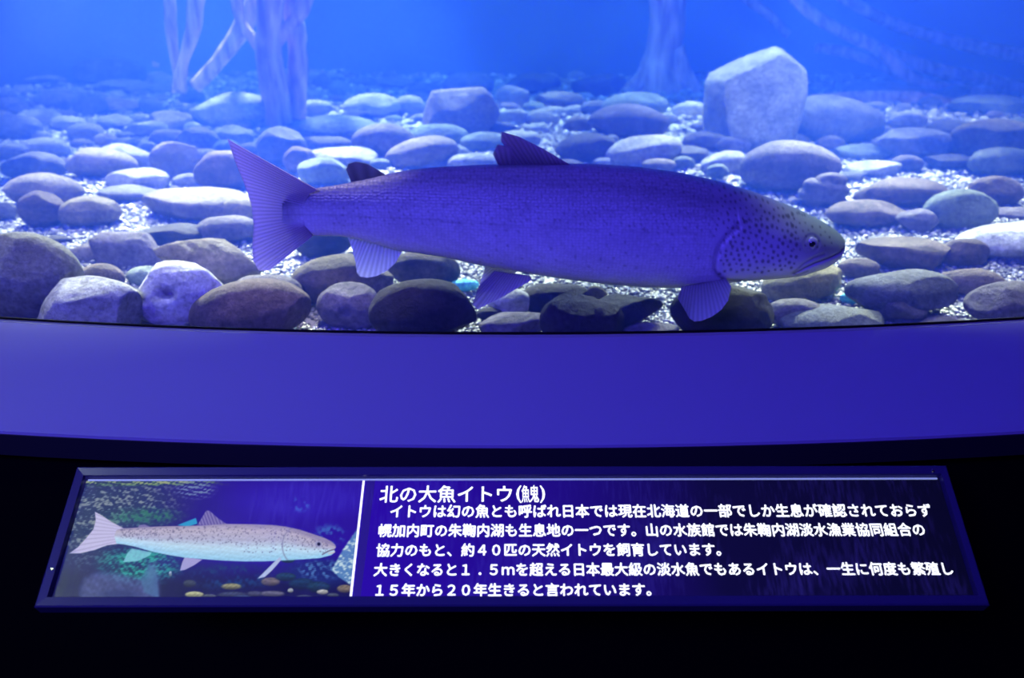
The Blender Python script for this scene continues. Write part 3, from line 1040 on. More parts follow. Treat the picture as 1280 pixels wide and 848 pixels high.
def build_fish():
    root = empty('large_salmonid_fish', FISH_O)
    tag(root, 'large grey freshwater fish swimming right over the rocks behind the glass', 'fish')
    nu, nv = 520, 168
    s = np.linspace(0, 1, nu)
    xs = 358 + (1056 - 358) * (1 - (1 - s) ** 1.25)
    a = np.arange(nv) * 2 * math.pi / nv
    top, bot, wid = interp(TOP, xs), interp(BOT, xs), interp(WID, xs)
    # round off piecewise-linear profiles
    ker = np.hanning(25)
    ker /= ker.sum()

    def smooth(q):
        pad = np.pad(q, 12, mode='edge')
        return np.convolve(pad, ker, 'valid')
    top, bot, wid = (np.where((xs < 1046) & (xs > 385), smooth(q), q) for q in (top, bot, wid))
    mid = top * 0.46 + bot * 0.54
    S, A = np.sin(a), np.cos(a)            # A < 0 faces the window
    py = np.where(S[None] > 0, mid[:, None] - (mid - top)[:, None] * np.abs(S[None]) ** 0.92,
                  mid[:, None] + (bot - mid)[:, None] * np.abs(S[None]) ** 0.95)
    px = np.repeat(xs[:, None], nv, 1)
    lat = wid[:, None] * np.sign(A)[None] * np.abs(A)[None] ** 0.9
    # relief: gill cover edge, mouth, upper jaw bone
    near = np.abs(A)[None] ** 0.5
    dg = dist_poly(px, py, GILL)
    behind = px < interp([(y, x) for x, y in GILL], py)
    rel = -2.6 * np.exp(-(dg / 3.0) ** 2)
    rel += 2.2 * np.exp(-(dg / 16) ** 2) * (~behind)
    rel += -3.0 * np.exp(-(dist_poly(px, py, MOUTH) / 1.7) ** 2)
    rel += -1.2 * np.exp(-(dist_poly(px, py, MAX_) / 1.8) ** 2)
    rel += -0.8 * np.exp(-(dist_poly(px, py, GILL2) / 4) ** 2)
    rel += -0.9 * np.exp(-(np.abs(np.hypot(px - 1005, py - 295) - 9.5) / 1.8) ** 2)
    pre = dist_poly(px, py, [(938, 285), (932, 305), (938, 322), (955, 333)])
    rel += -0.8 * np.exp(-(pre / 2.0) ** 2)
    lat = lat + np.sign(A)[None] * rel * near
    X, Z = pxw(px, py)
    # the tail stalk sways a little away from the window
    sway = -0.03 * np.clip((560 - px) / 200, 0, 1) ** 2
    Yv = lat * PXM + sway
    P = np.stack([X.ravel(), Yv.ravel(), Z.ravel()], 1)
    idx = np.arange(nu * nv).reshape(nu, nv)
    nxt = np.roll(idx, -1, 1)
    quads = np.stack([idx[:-1].ravel(), idx[1:].ravel(), nxt[1:].ravel(), nxt[:-1].ravel()], 1)
    tailc, headc = len(P), len(P) + 1
    P = np.vstack([P, P[:nv].mean(0), P[nu * nv - nv:nu * nv].mean(0)])
    me_f = [tuple(q) for q in quads.tolist()]
    me_f += [(tailc, int(idx[0, k]), int(idx[0, (k + 1) % nv])) for k in range(nv)]
    me_f += [(headc, int(idx[-1, (k + 1) % nv]), int(idx[-1, k])) for k in range(nv)]
    body = mesh_from('body', P, me_f, fish_material(), root)
    # pigment
    r = np.random.default_rng(4)
    v = (py - top[:, None]) / (bot - top)[:, None]
    back = np.array([0.20, 0.195, 0.23])
    flank = np.array([0.50, 0.50, 0.55])
    belly = np.array([0.66, 0.66, 0.68])
    k1 = np.clip((v - 0.12) / 0.33, 0, 1)[..., None]
    k2 = np.clip((v - 0.5) / 0.35, 0, 1)[..., None]
    col = back * (1 - k1) + flank * k1
    col = col * (1 - k2) + belly * k2
    head = np.clip((px - 960) / 60, 0, 1)[..., None] * (1 - k2)
    col = col * (1 - head) + np.array([0.30, 0.38, 0.22]) * head
    pf = np.stack([px.ravel() / 60, py.ravel() / 30, A[None].repeat(nu, 0).ravel()], 1)
    blot = wavy(pf, r, 4, 0.5, 0.6).reshape(px.shape)
    col = col * (1 + 0.08 * blot)[..., None]
    # dark spots: dense and round on the gill cover, fine along the back
    dark = np.zeros(px.shape)

    def spots(x0, x1, y0, y1, n, rad, mind, cond=None):
        pts = []
        for _ in range(n * 30):
            if len(pts) >= n:
                break
            q = (r.uniform(x0, x1), r.uniform(y0, y1))
            if cond and not cond(*q):
                continue
            if all((q[0] - w[0]) ** 2 + (q[1] - w[1]) ** 2 > mind ** 2 for w in pts):
                pts.append(q)
        for qx, qy in pts:
            i0, i1 = np.searchsorted(xs, [qx - 8, qx + 8])
            sx, sy = px[i0:i1], py[i0:i1]
            rd = rad * r.uniform(0.75, 1.2)
            d = np.hypot((sx - qx), (sy - qy) * 0.95)
            dark[i0:i1] = np.maximum(dark[i0:i1], np.clip((rd - d) / 1.0 + 0.5, 0, 1))
    spots(888, 985, 262, 328, 190, 1.9, 6.2, lambda x, y: x > 890 + max(0, (285 - y)) * 1.0 and y < 334 - (x - 888) * 0.10)
    spots(980, 1035, 262, 300, 34, 1.2, 6.5)
    spots(420, 900, 208, 275, 520, 1.25, 5.5, lambda x, y: y < interp(TOP, x) + 62)
    spots(600, 885, 262, 320, 70, 1.5, 13)
    spots(900, 1000, 228, 265, 90, 1.3, 6, lambda x, y: y > interp(TOP, x) + 2)
    col = col * (1 - np.where(px > 885, 0.66, 0.36) * dark)[..., None]
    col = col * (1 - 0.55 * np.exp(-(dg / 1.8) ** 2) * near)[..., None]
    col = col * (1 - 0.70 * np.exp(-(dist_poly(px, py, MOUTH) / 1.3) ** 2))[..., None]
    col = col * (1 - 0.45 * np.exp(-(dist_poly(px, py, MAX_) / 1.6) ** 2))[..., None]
    # lateral line
    ll = np.interp(xs, [400, 600, 880], [262, 268, 278])[:, None]
    col = col * (1 - 0.22 * np.exp(-((py - ll) / 1.0) ** 2) * (px < 880))[..., None]
    col = col * (1 - 0.35 * np.clip((385 - px) / 20, 0, 1))[..., None]
    col = np.clip(col, 0.01, 1).reshape(-1, 3)
    col = np.vstack([col, col[:nv].mean(0), col[-nv:].mean(0)])
    set_colors(body, col)
    sca = np.clip((890 - px) / 12, 0, 1) * np.clip(1.1 - v * 0.55, 0.3, 1)
    at = body.data.attributes.new('scaly', 'FLOAT', 'POINT')
    at.data.foreach_set('value', np.concatenate([sca.ravel(), [0, 0]]).astype(np.float32))

    # fins: grids between a root line and an outer edge, with raised rays
    MF = fin_material('fin_membrane', None, 0.93)

    def fin(name, rootl, edge, color, tipcolor, rays, y_root, y_tip, thick=2.0, nr=None, nc=22, bow=0.0):
        nr = nr or rays * 6

        def along(poly, t):
            L = [0]
            for p, q in zip(poly[:-1], poly[1:]):
                L.append(L[-1] + math.dist(p, q))
            L = np.array(L) / L[-1]
            return np.interp(t, L, [p[0] for p in poly]), np.interp(t, L, [p[1] for p in poly])
        t = np.linspace(0, 1, nr)
        rx, ry = along(rootl, t)
        ex, ey = along(edge, t)
        u = np.linspace(0, 1, nc)
        gx = rx[:, None] * (1 - u) + ex[:, None] * u
        gy = ry[:, None] * (1 - u) + ey[:, None] * u
        ridge = 0.5 + 0.5 * np.cos(t * rays * 2 * math.pi)
        ly = (y_root * (1 - u) + y_tip * u)[None] + bow * np.sin(math.pi * t)[:, None] * u[None]
        th = (thick * (1 - 0.8 * u))[None] * (0.35 + 0.65 * ridge[:, None]) * 0.5
        X, Z = pxw(gx, gy)
        A_ = np.stack([X.ravel(), ((ly - th) * PXM).ravel(), Z.ravel()], 1)
        B_ = np.stack([X.ravel(), ((ly + th) * PXM).ravel(), Z.ravel()], 1)
        idx = np.arange(nr * nc).reshape(nr, nc)
        f1 = np.stack([idx[:-1, :-1].ravel(), idx[:-1, 1:].ravel(), idx[1:, 1:].ravel(), idx[1:, :-1].ravel()], 1)
        n = nr * nc
        rim = list(idx[:, -1]) + list(idx[-1, ::-1][1:]) + list(idx[::-1, 0][1:]) + list(idx[0, 1:-1])
        rim = np.array(rim)
        rn = np.roll(rim, -1)
        f3 = np.stack([rim, rn, rn + n, rim + n], 1)
        o = mesh_from(name, np.vstack([A_, B_]), np.vstack([f1, f1[:, ::-1] + n, f3]), MF, root)
        c = np.array(color)[None, None] * (1 - u)[None, :, None] + np.array(tipcolor)[None, None] * u[None, :, None]
        c = c * (0.72 + 0.28 * ridge)[:, None, None]
        c = np.clip(c, 0, 1).reshape(-1, 3)
        set_colors(o, np.vstack([c, c]))
        return o

    off = sway.min() / PXM
    fin('tail_fin', [(402, 232), (392, 236), (386, 246), (384, 260), (386, 276), (396, 288)],
        [(291, 169), (300, 196), (311, 222), (320, 250), (323, 275), (321, 300), (322, 318), (329, 331), (342, 331)],
        (0.50, 0.42, 0.52), (1.0, 0.92, 0.98), 34, off, off, 3.0, nr=240)
    fin('dorsal_fin', [(624, 209), (650, 208), (680, 207), (712, 207)],
        [(616, 192), (622, 180), (640, 184), (626, 176), (627, 164), (648, 170), (680, 186), (712, 205)],
        (0.20, 0.14, 0.20), (0.55, 0.42, 0.50), 18, 0, -3, 3.0, nr=110)
    fin('adipose_fin', [(440, 226), (455, 224), (483, 219)],
        [(433, 211), (436, 204), (446, 201), (460, 204), (482, 217)], (0.18, 0.18, 0.20), (0.30, 0.30, 0.30), 3, -4, -4, 6.0, nr=40)
    fin('anal_fin', [(436, 291), (460, 297), (482, 304), (503, 312)],
        [(434, 290), (440, 306), (445, 325), (447, 339), (451, 344), (460, 345.5), (472, 343), (484, 337), (495, 327), (503, 313)],
        (0.85, 0.85, 0.85), (1.0, 1.0, 1.0), 17, -2, -6, 3.0, nr=110)
    for s_, nm in ((-1, 'pelvic_fin'), (1, 'pelvic_fin')):
        dx = 0 if s_ < 0 else 6
        fin(nm, [(618 + dx, 331), (640 + dx, 334), (662 + dx, 337)],
            [(600 + dx, 345), (592 + dx, 368), (598 + dx, 374), (630 + dx, 358), (650 + dx, 346), (664 + dx, 338)],
            (0.42, 0.38, 0.46), (0.62, 0.55, 0.68), 16, s_ * 24, s_ * 36, 2.5, nr=90)
        fin('pectoral_fin', [(846 + dx, 346), (872 + dx, 341), (900 + dx, 336)],
            [(837 + dx, 351), (845 + dx, 364), (851 + dx, 375), (857 + dx, 379), (866 + dx, 378), (878 + dx, 373), (889 + dx, 365), (897 + dx, 354), (901 + dx, 337)],
            (0.36, 0.36, 0.42), (0.68, 0.68, 0.76), 17, s_ * 36, s_ * 62, 2.5, nr=100)
    # eyes
    MI = plain('eye_iris', (0.34, 0.34, 0.38), 0.25, spec=0.8)
    MP = plain('eye_pupil', (0.004, 0.004, 0.006), 0.08, spec=1.0)
    for s_ in (-1, 1):
        X, Z = pxw(1005.0, 295.0)
        wl = float(interp(WID, 1005)) * 0.90 * s_ * PXM
        v, f = ICO[3]
        e = mesh_from('eye', v * np.array([8.2, 4.2, 8.2]) * PXM, f, MI, root)
        e.location = (X, wl, Z)
        q = mesh_from('pupil', v * np.array([4.0, 1.8, 3.8]) * PXM, f, MP, e)
        q.location = (0.0004, s_ * 3.4 * PXM, 0)
    root.rotation_euler = (0, 0, 0)
    return root


build_fish()

# ------------------------------------------------------------------ the illuminated sign
SW = 1.0225
d_t, d_b = F * SW / 1086, F * SW / 1194
v_t, v_b = (424 - 583.5) / F, (424 - 758.5) / F
A_ = Vector((0, d_t * (CP + v_t * SP), ZC + d_t * (-SP + v_t * CP)))
B_ = Vector((0, d_b * (CP + v_b * SP), ZC + d_b * (-SP + v_b * CP)))
up = (A_ - B_).normalized()
SL = (A_ - B_).length
nrm_s = Vector((1, 0, 0)).cross(up).normalized()
cen = (A_ + B_) / 2
SIGN = empty('information_sign', cen)
SIGN.rotation_mode = 'QUATERNION'
RM = Matrix((Vector((1, 0, 0)), up, nrm_s)).transposed()
SIGN.rotation_quaternion = (Matrix.Rotation(math.radians(0.12), 3, nrm_s) @ RM).to_quaternion()
tag(SIGN, 'long illuminated information sign with fish photo and white writing below the ledge', 'sign')
RMi = RM.transposed()


def s_loc(px, py, h=0.0):
    """pixel -> coordinates on the sign's face, h above the frame plane"""
    d = ray(px, py)
    c = cen + nrm_s * h
    t = (c - Vector((0, 0, ZC))).dot(nrm_s) / d.dot(nrm_s)
    q = Vector((0, 0, ZC)) + d * t - c
    return q.x, q.dot(up)


HF = -0.006        # printed face lies a little below the frame
u0, w0 = s_loc(110, 600.5, HF)
u1, w1 = s_loc(1172, 597, HF)
u2, w2 = s_loc(63, 747.5, HF)
u3, w3 = s_loc(1218, 743.5, HF)
IL, IR = (u0 + u2) / 2, (u1 + u3) / 2
IT, IB = (w0 + w1) / 2, (w2 + w3) / 2


def rail(name, pts_out, pts_in):
    """one mitred frame bar from its outer to its inner edge, sloped like a bevelled profile"""
    zs = (-0.016, 0.000, 0.0015, 0.0005, -0.008)
    fr = (0.0, 0.0, 0.12, 0.82, 1.0)
    vs, fs = [], []
    for a, b in zip(pts_out, pts_in):
        for z, k in zip(zs, fr):
            vs.append((a[0] * (1 - k) + b[0] * k, a[1] * (1 - k) + b[1] * k, z))
    n = len(zs)
    for k in range(n - 1):
        fs.append((k, k + 1, n + k + 1, n + k))
    fs += [tuple(range(n))[::-1], tuple(n + k for k in range(n)), (n - 1, 0, n, 2 * n - 1)]
    return mesh_from(name, vs, fs, M_FRAME, SIGN, smooth=False)


hw, hh = SW / 2, SL / 2
o4 = [(-hw, hh), (hw, hh), (hw, -hh), (-hw, -hh)]
i4 = [(IL, IT), (IR, IT), (IR, IB), (IL, IB)]
for k in range(4):
    rail('frame_rail', [o4[k], o4[(k + 1) % 4]], [i4[k], i4[(k + 1) % 4]])
# housing under the face, running back to the wall
hb = mesh_from('housing', [(-hw + 0.004, hh - 0.003, -0.012), (hw - 0.004, hh - 0.003, -0.012), (hw - 0.004, -hh + 0.004, -0.012), (-hw + 0.004, -hh + 0.004, -0.012),
                           (-hw + 0.02, hh - 0.01, -0.10), (hw - 0.02, hh - 0.01, -0.10), (hw - 0.03, -hh + 0.03, -0.05), (-hw + 0.03, -hh + 0.03, -0.05)],
               [(0, 1, 2, 3), (7, 6, 5, 4), (0, 4, 5, 1), (1, 5, 6, 2), (2, 6, 7, 3), (3, 7, 4, 0)], M_BLACK, SIGN, smooth=False)
for sx in (-1, 1):
    box('bracket', (sx * 0.36 - 0.02, -0.03, -0.16), (sx * 0.36 + 0.02, 0.075, -0.06), M_BLACK, SIGN)

DIV_U = (s_loc(455, 600, HF)[0] + s_loc(438.5, 745, HF)[0]) / 2

# --- the printed photograph: a painted grid, one colour per point
def photo_panel():
    W_, H_ = 560, 236
    us = np.linspace(IL, DIV_U - 0.001, W_)
    vs = np.linspace(IT, IB, H_)
    U, V = np.meshgrid(us, vs)
    # where each point lies on the photograph, to lay the motif out
    n, u_, c = np.array(nrm_s), np.array(up), np.array(cen)
    Wp = c[None, None] + U[..., None] * np.array([1, 0, 0]) + V[..., None] * u_ + HF * n
    x, y, z = Wp[..., 0], Wp[..., 1], Wp[..., 2] - ZC
    dep = y * CP - z * SP
    PX = 640 + F * x / dep
    PY = 424 - F * (y * SP + z * CP) / dep
    r = np.random.default_rng(12)
    flat = np.stack([PX.ravel() / 80 + PY.ravel() / 300, PY.ravel() / 45, np.zeros(PX.size)], 1)
    nz = [wavy(flat, r, 5, b, 0.7).reshape(PX.shape) for b in (1.5, 2.5, 5.0, 8.0)]
    C = np.empty(PX.shape + (3,))
    C[:] = (38, 8, 150)

    def blend(col, m):
        nonlocal C
        m = np.clip(m, 0, 1)[..., None]
        C = C * (1 - m) + np.array(col, float) * m

    def blob(cx, cy, rx, ry, soft=0.5):
        return np.clip((1 - np.sqrt(((PX - cx) / rx) ** 2 + ((PY - cy) / ry) ** 2)) / soft, 0, 1)

    def poly(pts, soft=0.8):
        inside = np.zeros(PX.shape, bool)
        d = np.full(PX.shape, 1e9)
        m = len(pts)
        for i in range(m):
            (ax, ay), (bx, by) = pts[i], pts[(i + 1) % m]
            if ay != by:
                cr = ((ay > PY) != (by > PY)) & (PX < (bx - ax) * (PY - ay) / (by - ay) + ax)
                inside ^= cr
            dx, dy = bx - ax, by - ay
            t = np.clip(((PX - ax) * dx + (PY - ay) * dy) / max(dx * dx + dy * dy, 1e-9), 0, 1)
            d = np.minimum(d, np.hypot(PX - ax - t * dx, PY - ay - t * dy))
        return np.clip(np.where(inside, d, -d) / soft + 0.5, 0, 1)
    # water, darker to the bottom and left
    blend((16, 22, 80), np.clip((300 - PX) / 170, 0, 1) * 0.9)
    blend((10, 14, 55), np.clip((PY - 700) / 30, 0, 1) * 0.9)
    blend((45, 20, 170), blob(380, 625, 110, 30))
    # weedy rock upper left
    t1 = np.clip(nz[2] * 1.3 + nz[3] * 0.9, 0, 1)
    m = np.clip(blob(165, 628, 80, 50, 0.7) + blob(110, 660, 50, 60, 0.7), 0, 1)
    blend((30, 60, 95), m * 0.6)
    blend((140, 150, 150), m * t1 * 0.9)
    blend((30, 110, 90), np.clip(blob(180, 645, 60, 14, 0.6), 0, 1) * (0.5 + 0.5 * nz[2]))
    blend((40, 110, 60), np.clip((608 - PY) / 4, 0, 1) * np.clip((290 - PX) / 60, 0, 1) * (0.6 + nz[3]))
    blend((150, 160, 120), np.clip((607 - PY) / 3, 0, 1) * np.clip(nz[3] * 3, 0, 1) * np.clip((290 - PX) / 60, 0, 1))
    blend((110, 130, 170), blob(245, 612, 30, 14) * np.clip(nz[3] * 2, 0, 1))
    # green weed under the tail
    m = blob(175, 705, 62, 30, 0.6)
    blend((10, 110, 110), m * (0.7 + nz[2] * 0.6))
    blend((60, 190, 170), m * np.clip(nz[3] * 2 + nz[2], 0, 1) * 0.7)
    blend((20, 60, 110), blob(290, 720, 70, 20) * np.clip(nz[2] + 0.3, 0, 1))
    blend((20, 40, 110), blob(400, 715, 60, 24) * 0.8)
    blend((70, 110, 170), blob(400, 712, 40, 16) * np.clip(nz[2] * 2, 0, 1))
    blend((60, 90, 200), blob(375, 630, 16, 12) * np.clip(nz[2] * 2, 0, 1))
    blend((60, 110, 190), blob(412, 668, 26, 16) * np.clip(nz[2] * 2 + 0.1, 0, 1) * 0.8)
    blend((40, 150, 200), poly([(222, 656), (245, 647), (247, 654), (235, 658)]))
    # pale rock right
    m = poly([(446, 662), (428, 688), (415, 712), (424, 722), (440, 732), (452, 720), (456, 660)], 2)
    blend((90, 140, 190), m * 0.9)
    blend((190, 215, 225), m * np.clip(nz[2] * 1.6 + nz[3], 0, 1))
    # second fish lower left
    m = poly([(100, 735), (106, 722), (122, 714), (145, 716), (170, 722), (182, 724), (186, 706), (194, 702), (199, 722), (199, 750), (100, 750)], 7)
    blend((95, 105, 165), m * (0.6 + 0.15 * nz[2]))
    blend((30, 40, 100), m * blob(150, 744, 30, 10) * 0.7)
    blend((70, 120, 160), poly([(176, 722), (188, 703), (197, 722), (199, 748), (180, 740)], 3) * 0.6)
    # pebbles along the bottom
    for cx, cy, rx, ry, col in ((243, 743, 13, 4.5, (200, 205, 150)), (262, 745, 9, 3, (100, 110, 120)), (289, 733, 14, 4.5, (150, 150, 110)),
                                (290, 743, 20, 4, (70, 80, 110)), (338, 727, 13, 6, (125, 115, 115)), (340, 742, 17, 4, (110, 110, 130)),
                                (363, 738, 4, 3, (190, 200, 200)), (318, 742, 10, 4, (80, 85, 110)), (377, 730, 18, 8, (25, 60, 95)),
                                (398, 734, 16, 8, (30, 65, 90)), (403, 740, 8, 3.5, (200, 200, 190)), (431, 736, 11, 5.5, (150, 135, 110)),
                                (357, 721, 14, 6, (30, 70, 95)), (237, 729, 9, 5, (70, 80, 90)), (213, 717, 2, 4, (170, 190, 220)), (416, 744, 8, 3, (80, 90, 110)),
                                (302, 747, 14, 4, (60, 75, 110)), (380, 747, 12, 4, (70, 80, 100)), (360, 700, 10, 4, (40, 90, 120))):
        m = blob(cx, cy, rx, ry, 0.25)
        blend(tuple(k * 0.45 for k in col), m)
        blend(col, m * np.clip(1 - (PY - cy + ry * 0.3) / ry, 0, 1) * (0.85 + 0.4 * nz[3]))
    # the fish
    fins = (196, 190, 228)
    tail = poly([(155, 660), (140, 652), (128, 644), (119, 639), (120, 650), (117, 661), (108, 672), (98, 683), (87, 691), (100, 691), (118, 687), (134, 681), (150, 679)])
    blend(fins, tail)
    blend((120, 112, 165), tail * np.clip(np.sin((PY - 666) * 2.2 / (1 + (150 - PX) / 40)) - 0.1, 0, 1) * 0.35)
    dors = poly([(247, 656), (253, 646), (258, 638), (262, 638), (272, 647), (285, 656)])
    blend((110, 100, 160), dors * 0.85)
    blend((190, 185, 220), dors * np.clip(np.sin(PX * 1.6 - PY * 0.6), 0, 1) * 0.5)
    blend((130, 120, 170), poly([(172, 660), (174, 656), (181, 655), (190, 659)]) * 0.9)
    blend((130, 200, 215), poly([(190, 690), (165, 685), (160, 690), (154, 702), (172, 701), (187, 694)]) * 0.85)
    m = poly([(231, 696), (228, 702), (225, 713), (231, 712), (243, 706), (253, 699)])
    blend((170, 165, 215), m * 0.95)
    body = poly([(146, 662), (152, 660), (170, 659), (200, 657.5), (235, 657), (260, 656), (283, 654.5), (315, 655), (340, 656), (357, 658), (375, 662), (390, 667),
                 (405, 672), (414, 676.5), (419, 681), (420, 684), (417.5, 687), (419, 690), (414, 694), (400, 697.5), (380, 699), (353, 700.5), (330, 701.5),
                 (305, 701.5), (280, 700.5), (253, 698.5), (230, 696.5), (209, 693), (190, 689), (170, 683), (155, 680), (146, 679), (143, 670)])
    top = np.interp(PX, [146, 200, 283, 357, 420], [661, 657.5, 654.5, 658, 683])
    bot = np.interp(PX, [146, 200, 253, 305, 390, 420], [679, 691, 698.5, 701.5, 698, 690])
    k = np.clip((PY - top) / (bot - top), 0, 1)
    bc = np.empty_like(C)
    for ch in range(3):
        bc[..., ch] = np.interp(k, [0, 0.15, 0.42, 0.65, 1.0], [[150, 186, 178, 190, 150], [140, 176, 178, 220, 205], [175, 196, 205, 240, 235]][ch])
    C = C * (1 - body[..., None]) + (bc * (1 + 0.05 * nz[3])[..., None]) * body[..., None]
    sp = np.zeros(PX.shape)
    for _ in range(420):
        sx_ = r.uniform(150, 410)
        kk = r.random() ** 1.3 * (0.5 if sx_ < 300 else 0.72)
        t_, b_ = np.interp(sx_, [146, 200, 283, 357, 420], [661, 657.5, 654.5, 658, 683]), np.interp(sx_, [146, 200, 253, 305, 390, 420], [679, 691, 698.5, 701.5, 698, 690])
        sy_ = t_ + (b_ - t_) * (0.06 + kk)
        j0, j1 = np.searchsorted(PX[H_ // 2], [sx_ - 12, sx_ + 12])
        if j1 <= j0:
            continue
        d = np.hypot(PX[:, j0:j1] - sx_, PY[:, j0:j1] - sy_)
        sp[:, j0:j1] = np.maximum(sp[:, j0:j1], np.clip((r.uniform(0.55, 0.95) - d) / 0.6 + 0.5, 0, 1))
    blend((85, 80, 120), sp * body * 0.6)
    blend((120, 120, 150), body * np.exp(-((np.hypot((PX - 372), (PY - 682) * 0.8) - 19) / 0.9) ** 2) * (PX < 370) * 0.6)
    blend((150, 150, 190), blob(398, 680, 4.8, 4.2, 0.3))
    blend((10, 10, 40), blob(398.6, 680, 2.6, 2.6, 0.4))
    blend((90, 60, 90), np.exp(-(dist_poly(PX, PY, [(420, 686), (410, 689), (403, 693)]) / 0.7) ** 2) * body)
    blend((215, 190, 190), np.exp(-(dist_poly(PX, PY, [(419, 690), (411, 692)]) / 1.0) ** 2) * body * 0.8)
    m = poly([(350, 696), (344, 701), (336, 709), (328, 717), (322, 723), (331, 721), (340, 713), (347, 705), (352, 699)])
    blend((175, 190, 225), m)
    C = np.clip(C, 0, 255)
    idx = np.arange(W_ * H_).reshape(H_, W_)
    f = np.stack([idx[1:, :-1].ravel(), idx[1:, 1:].ravel(), idx[:-1, 1:].ravel(), idx[:-1, :-1].ravel()], 1)
    o = mesh_from('photo_print', np.stack([U.ravel(), V.ravel(), np.full(U.size, HF)], 1), f, emit_paint('backlit_photo', 1.0), SIGN)
    set_colors(o, srgb(C.reshape(-1, 3)))
    o['label'] = 'backlit photo of a pale spotted fish over pebbles'


photo_panel()


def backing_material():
    N = Nodes('text_print_with_reflection')
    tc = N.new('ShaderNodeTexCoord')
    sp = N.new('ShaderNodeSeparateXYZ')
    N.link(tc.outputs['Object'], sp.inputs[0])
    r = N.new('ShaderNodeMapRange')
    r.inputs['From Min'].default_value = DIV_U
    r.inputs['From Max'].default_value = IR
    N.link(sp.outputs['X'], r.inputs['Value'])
    cr = N.new('ShaderNodeValToRGB')  # blue reflection on the cover, painted into the print's glow, fading rightwards
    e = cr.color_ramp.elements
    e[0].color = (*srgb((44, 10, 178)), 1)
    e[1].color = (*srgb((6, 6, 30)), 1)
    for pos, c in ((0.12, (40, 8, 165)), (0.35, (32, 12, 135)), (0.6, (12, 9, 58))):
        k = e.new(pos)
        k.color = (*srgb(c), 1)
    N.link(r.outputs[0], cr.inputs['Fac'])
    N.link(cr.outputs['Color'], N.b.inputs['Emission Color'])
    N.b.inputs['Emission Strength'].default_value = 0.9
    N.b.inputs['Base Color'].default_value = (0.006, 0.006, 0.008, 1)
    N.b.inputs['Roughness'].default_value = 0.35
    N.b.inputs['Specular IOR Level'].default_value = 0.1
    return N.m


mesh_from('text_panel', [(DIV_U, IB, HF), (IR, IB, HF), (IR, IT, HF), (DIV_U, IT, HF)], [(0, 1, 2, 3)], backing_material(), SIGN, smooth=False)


def emitter(name, col, s, base=0.3):
    N = Nodes(name)
    N.b.inputs['Base Color'].default_value = (base, base, base, 1)
    N.b.inputs['Emission Color'].default_value = (*col, 1)
    N.b.inputs['Emission Strength'].default_value = s
    return N.m


M_WHITE = emitter('backlit_white', (0.95, 0.98, 1.0), 1.25)
M_EDGE = emitter('backlit_edge', (0.35, 0.45, 0.75), 0.55)
q = s_loc(455, 600, HF), s_loc(438.5, 745, HF)
tw = 0.0013
mesh_from('divider_line', [(q[1][0] - tw, IB, HF + 0.0004), (q[1][0] + tw, IB, HF + 0.0004), (q[0][0] + tw, IT - 0.001, HF + 0.0004), (q[0][0] - tw, IT - 0.001, HF + 0.0004)],
          [(0, 1, 2, 3)], M_WHITE, SIGN, smooth=False)
box('pane_edge', (IL + 0.002, IT - 0.0022, HF - 0.0005), (IR - 0.002, IT - 0.0002, HF + 0.001), M_EDGE, SIGN)
pane = box('cover_pane', (IL - 0.001, IB - 0.001, HF + 0.0022), (IR + 0.001, IT + 0.001, HF + 0.0042), M_PANE, SIGN)
pane['label'] = 'clear cover pane'
# dark margin beside the divider
mesh_from('print_margin', [(DIV_U + 0.002, IB, HF + 0.0002), (DIV_U + 0.010, IB, HF + 0.0002), (DIV_U + 0.014, IT, HF + 0.0002), (DIV_U + 0.004, IT, HF + 0.0002)],
          [(0, 1, 2, 3)], emitter('print_margin', tuple(srgb((30, 5, 130))), 0.9, 0.02), SIGN, smooth=False)


GL = {}


def glyphs(text):
    if text in GL:
        return GL[text]
    c = bpy.data.curves.new('writing', 'FONT')
    c.body = text
    c.size = 1.0
    c.resolution_u = 2
    o = bpy.data.objects.new('writing', c)
    COL.objects.link(o)
    dg = bpy.context.evaluated_depsgraph_get()
    me = bpy.data.meshes.new_from_object(o.evaluated_get(dg))
    v = np.array([p.co[:] for p in me.vertices])
    f = [tuple(p.vertices) for p in me.polygons]
    bpy.data.objects.remove(o)
    bpy.data.curves.remove(c)
    bpy.data.meshes.remove(me)
    GL[text] = (v, f)
    return v, f


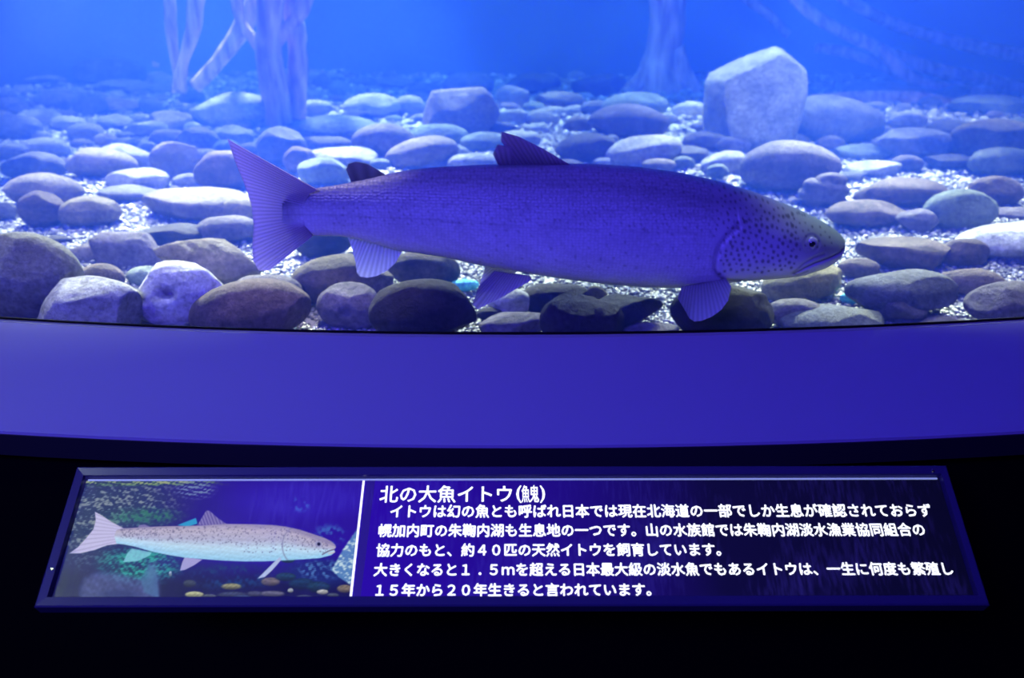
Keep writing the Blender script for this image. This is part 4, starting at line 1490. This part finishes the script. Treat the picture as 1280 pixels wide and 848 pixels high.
def text_line(chars, x0, x1, ytop, ybot, nem, bold=0.028):
    """chars set in full-width cells; nem cells span pixel x0..x1 (given for the line's middle)"""
    ym = (ytop + ybot) / 2
    ua, ub = s_loc(x0, ym, HF)[0], s_loc(x1, ym, HF)[0]
    vt, vb = s_loc(640, ytop, HF)[1], s_loc(640, ybot, HF)[1]
    adv = (ub - ua) / nem
    ve = (vt - vb) / 0.92
    V_, F_ = [], []
    n = 0
    for k, ch in enumerate(chars):
        if ch == '\u3000':
            continue
        if ch == '\ue000':         # the rare kanji: fish radical with demon, side by side
            parts = [('\u9b5a', -0.62, 0.46), ('\u9b3c', -0.20, 0.52)]
        elif ch == '(':
            parts = [('(', 0.07, 1.0)]
        elif ch == ')':
            parts = [(')', -0.65, 1.0)]
        elif ch == '.':
            parts = [('\uff0e', 0.28, 1.0)]
        else:
            parts = [(ch, 0.0, 1.0)]
        for c_, dx, sx_ in parts:
            v0, f = glyphs(c_)
            for bx, by in ((-bold, 0), (bold, 0), (0, -bold), (0, bold), (0, 0)):
                v = v0.copy()
                if c_ in '()':
                    v[:, 1] += 0.13
                v[:, 0] = ((v[:, 0] + bx) * sx_ + dx + k) * adv + ua
                v[:, 1] = vb + (v[:, 1] + by + 0.08) * ve
                v[:, 2] = HF + 0.0006
                V_.append(v)
                F_ += [tuple(i + n for i in q_) for q_ in f]
                n += len(v)
    o = mesh_from('text_line', np.vstack(V_), F_, M_WHITE, SIGN, smooth=False)
    return o


text_line('北の大魚イトウ(\ue000)', 474.5, 474.5 + 240, 607.5, 628.5, 10, 0.016)
text_line('イトウは幻の魚とも呼ばれ日本では現在北海道の一部でしか生息が確認されておらず', 487, 1165, 631.5, 647.5, 38)
text_line('幌加内町の朱鞠内湖も生息地の一つです。山の水族館では朱鞠内湖淡水漁業協同組合の', 472.5, 1174.5, 655.5, 671.5, 40)
text_line('協力のもと、約４０匹の天然イトウを飼育しています。', 470, 912, 680, 696, 25)
text_line('大きくなると１.５ｍを超える日本最大級の淡水魚でもあるイトウは、一生に何度も繁殖し', 467, 1192, 704.5, 720.5, 41)
text_line('１５年から２０年生きると言われています。', 465.5, 825, 730, 746, 20)

# small screws in the frame
for px, py in ((66, 711), (1166.5, 590.5)):
    u_, v_ = s_loc(px, py, 0)
    bm = bmesh.new()
    bmesh.ops.create_cone(bm, cap_ends=True, segments=16, radius1=0.0022, radius2=0.0016, depth=0.0012)
    me = bpy.data.meshes.new('screw')
    bm.to_mesh(me)
    bm.free()
    me.materials.append(M_STEEL)
    s_ = link(bpy.data.objects.new('screw', me), SIGN)
    s_.location = (u_, v_, 0.0014)
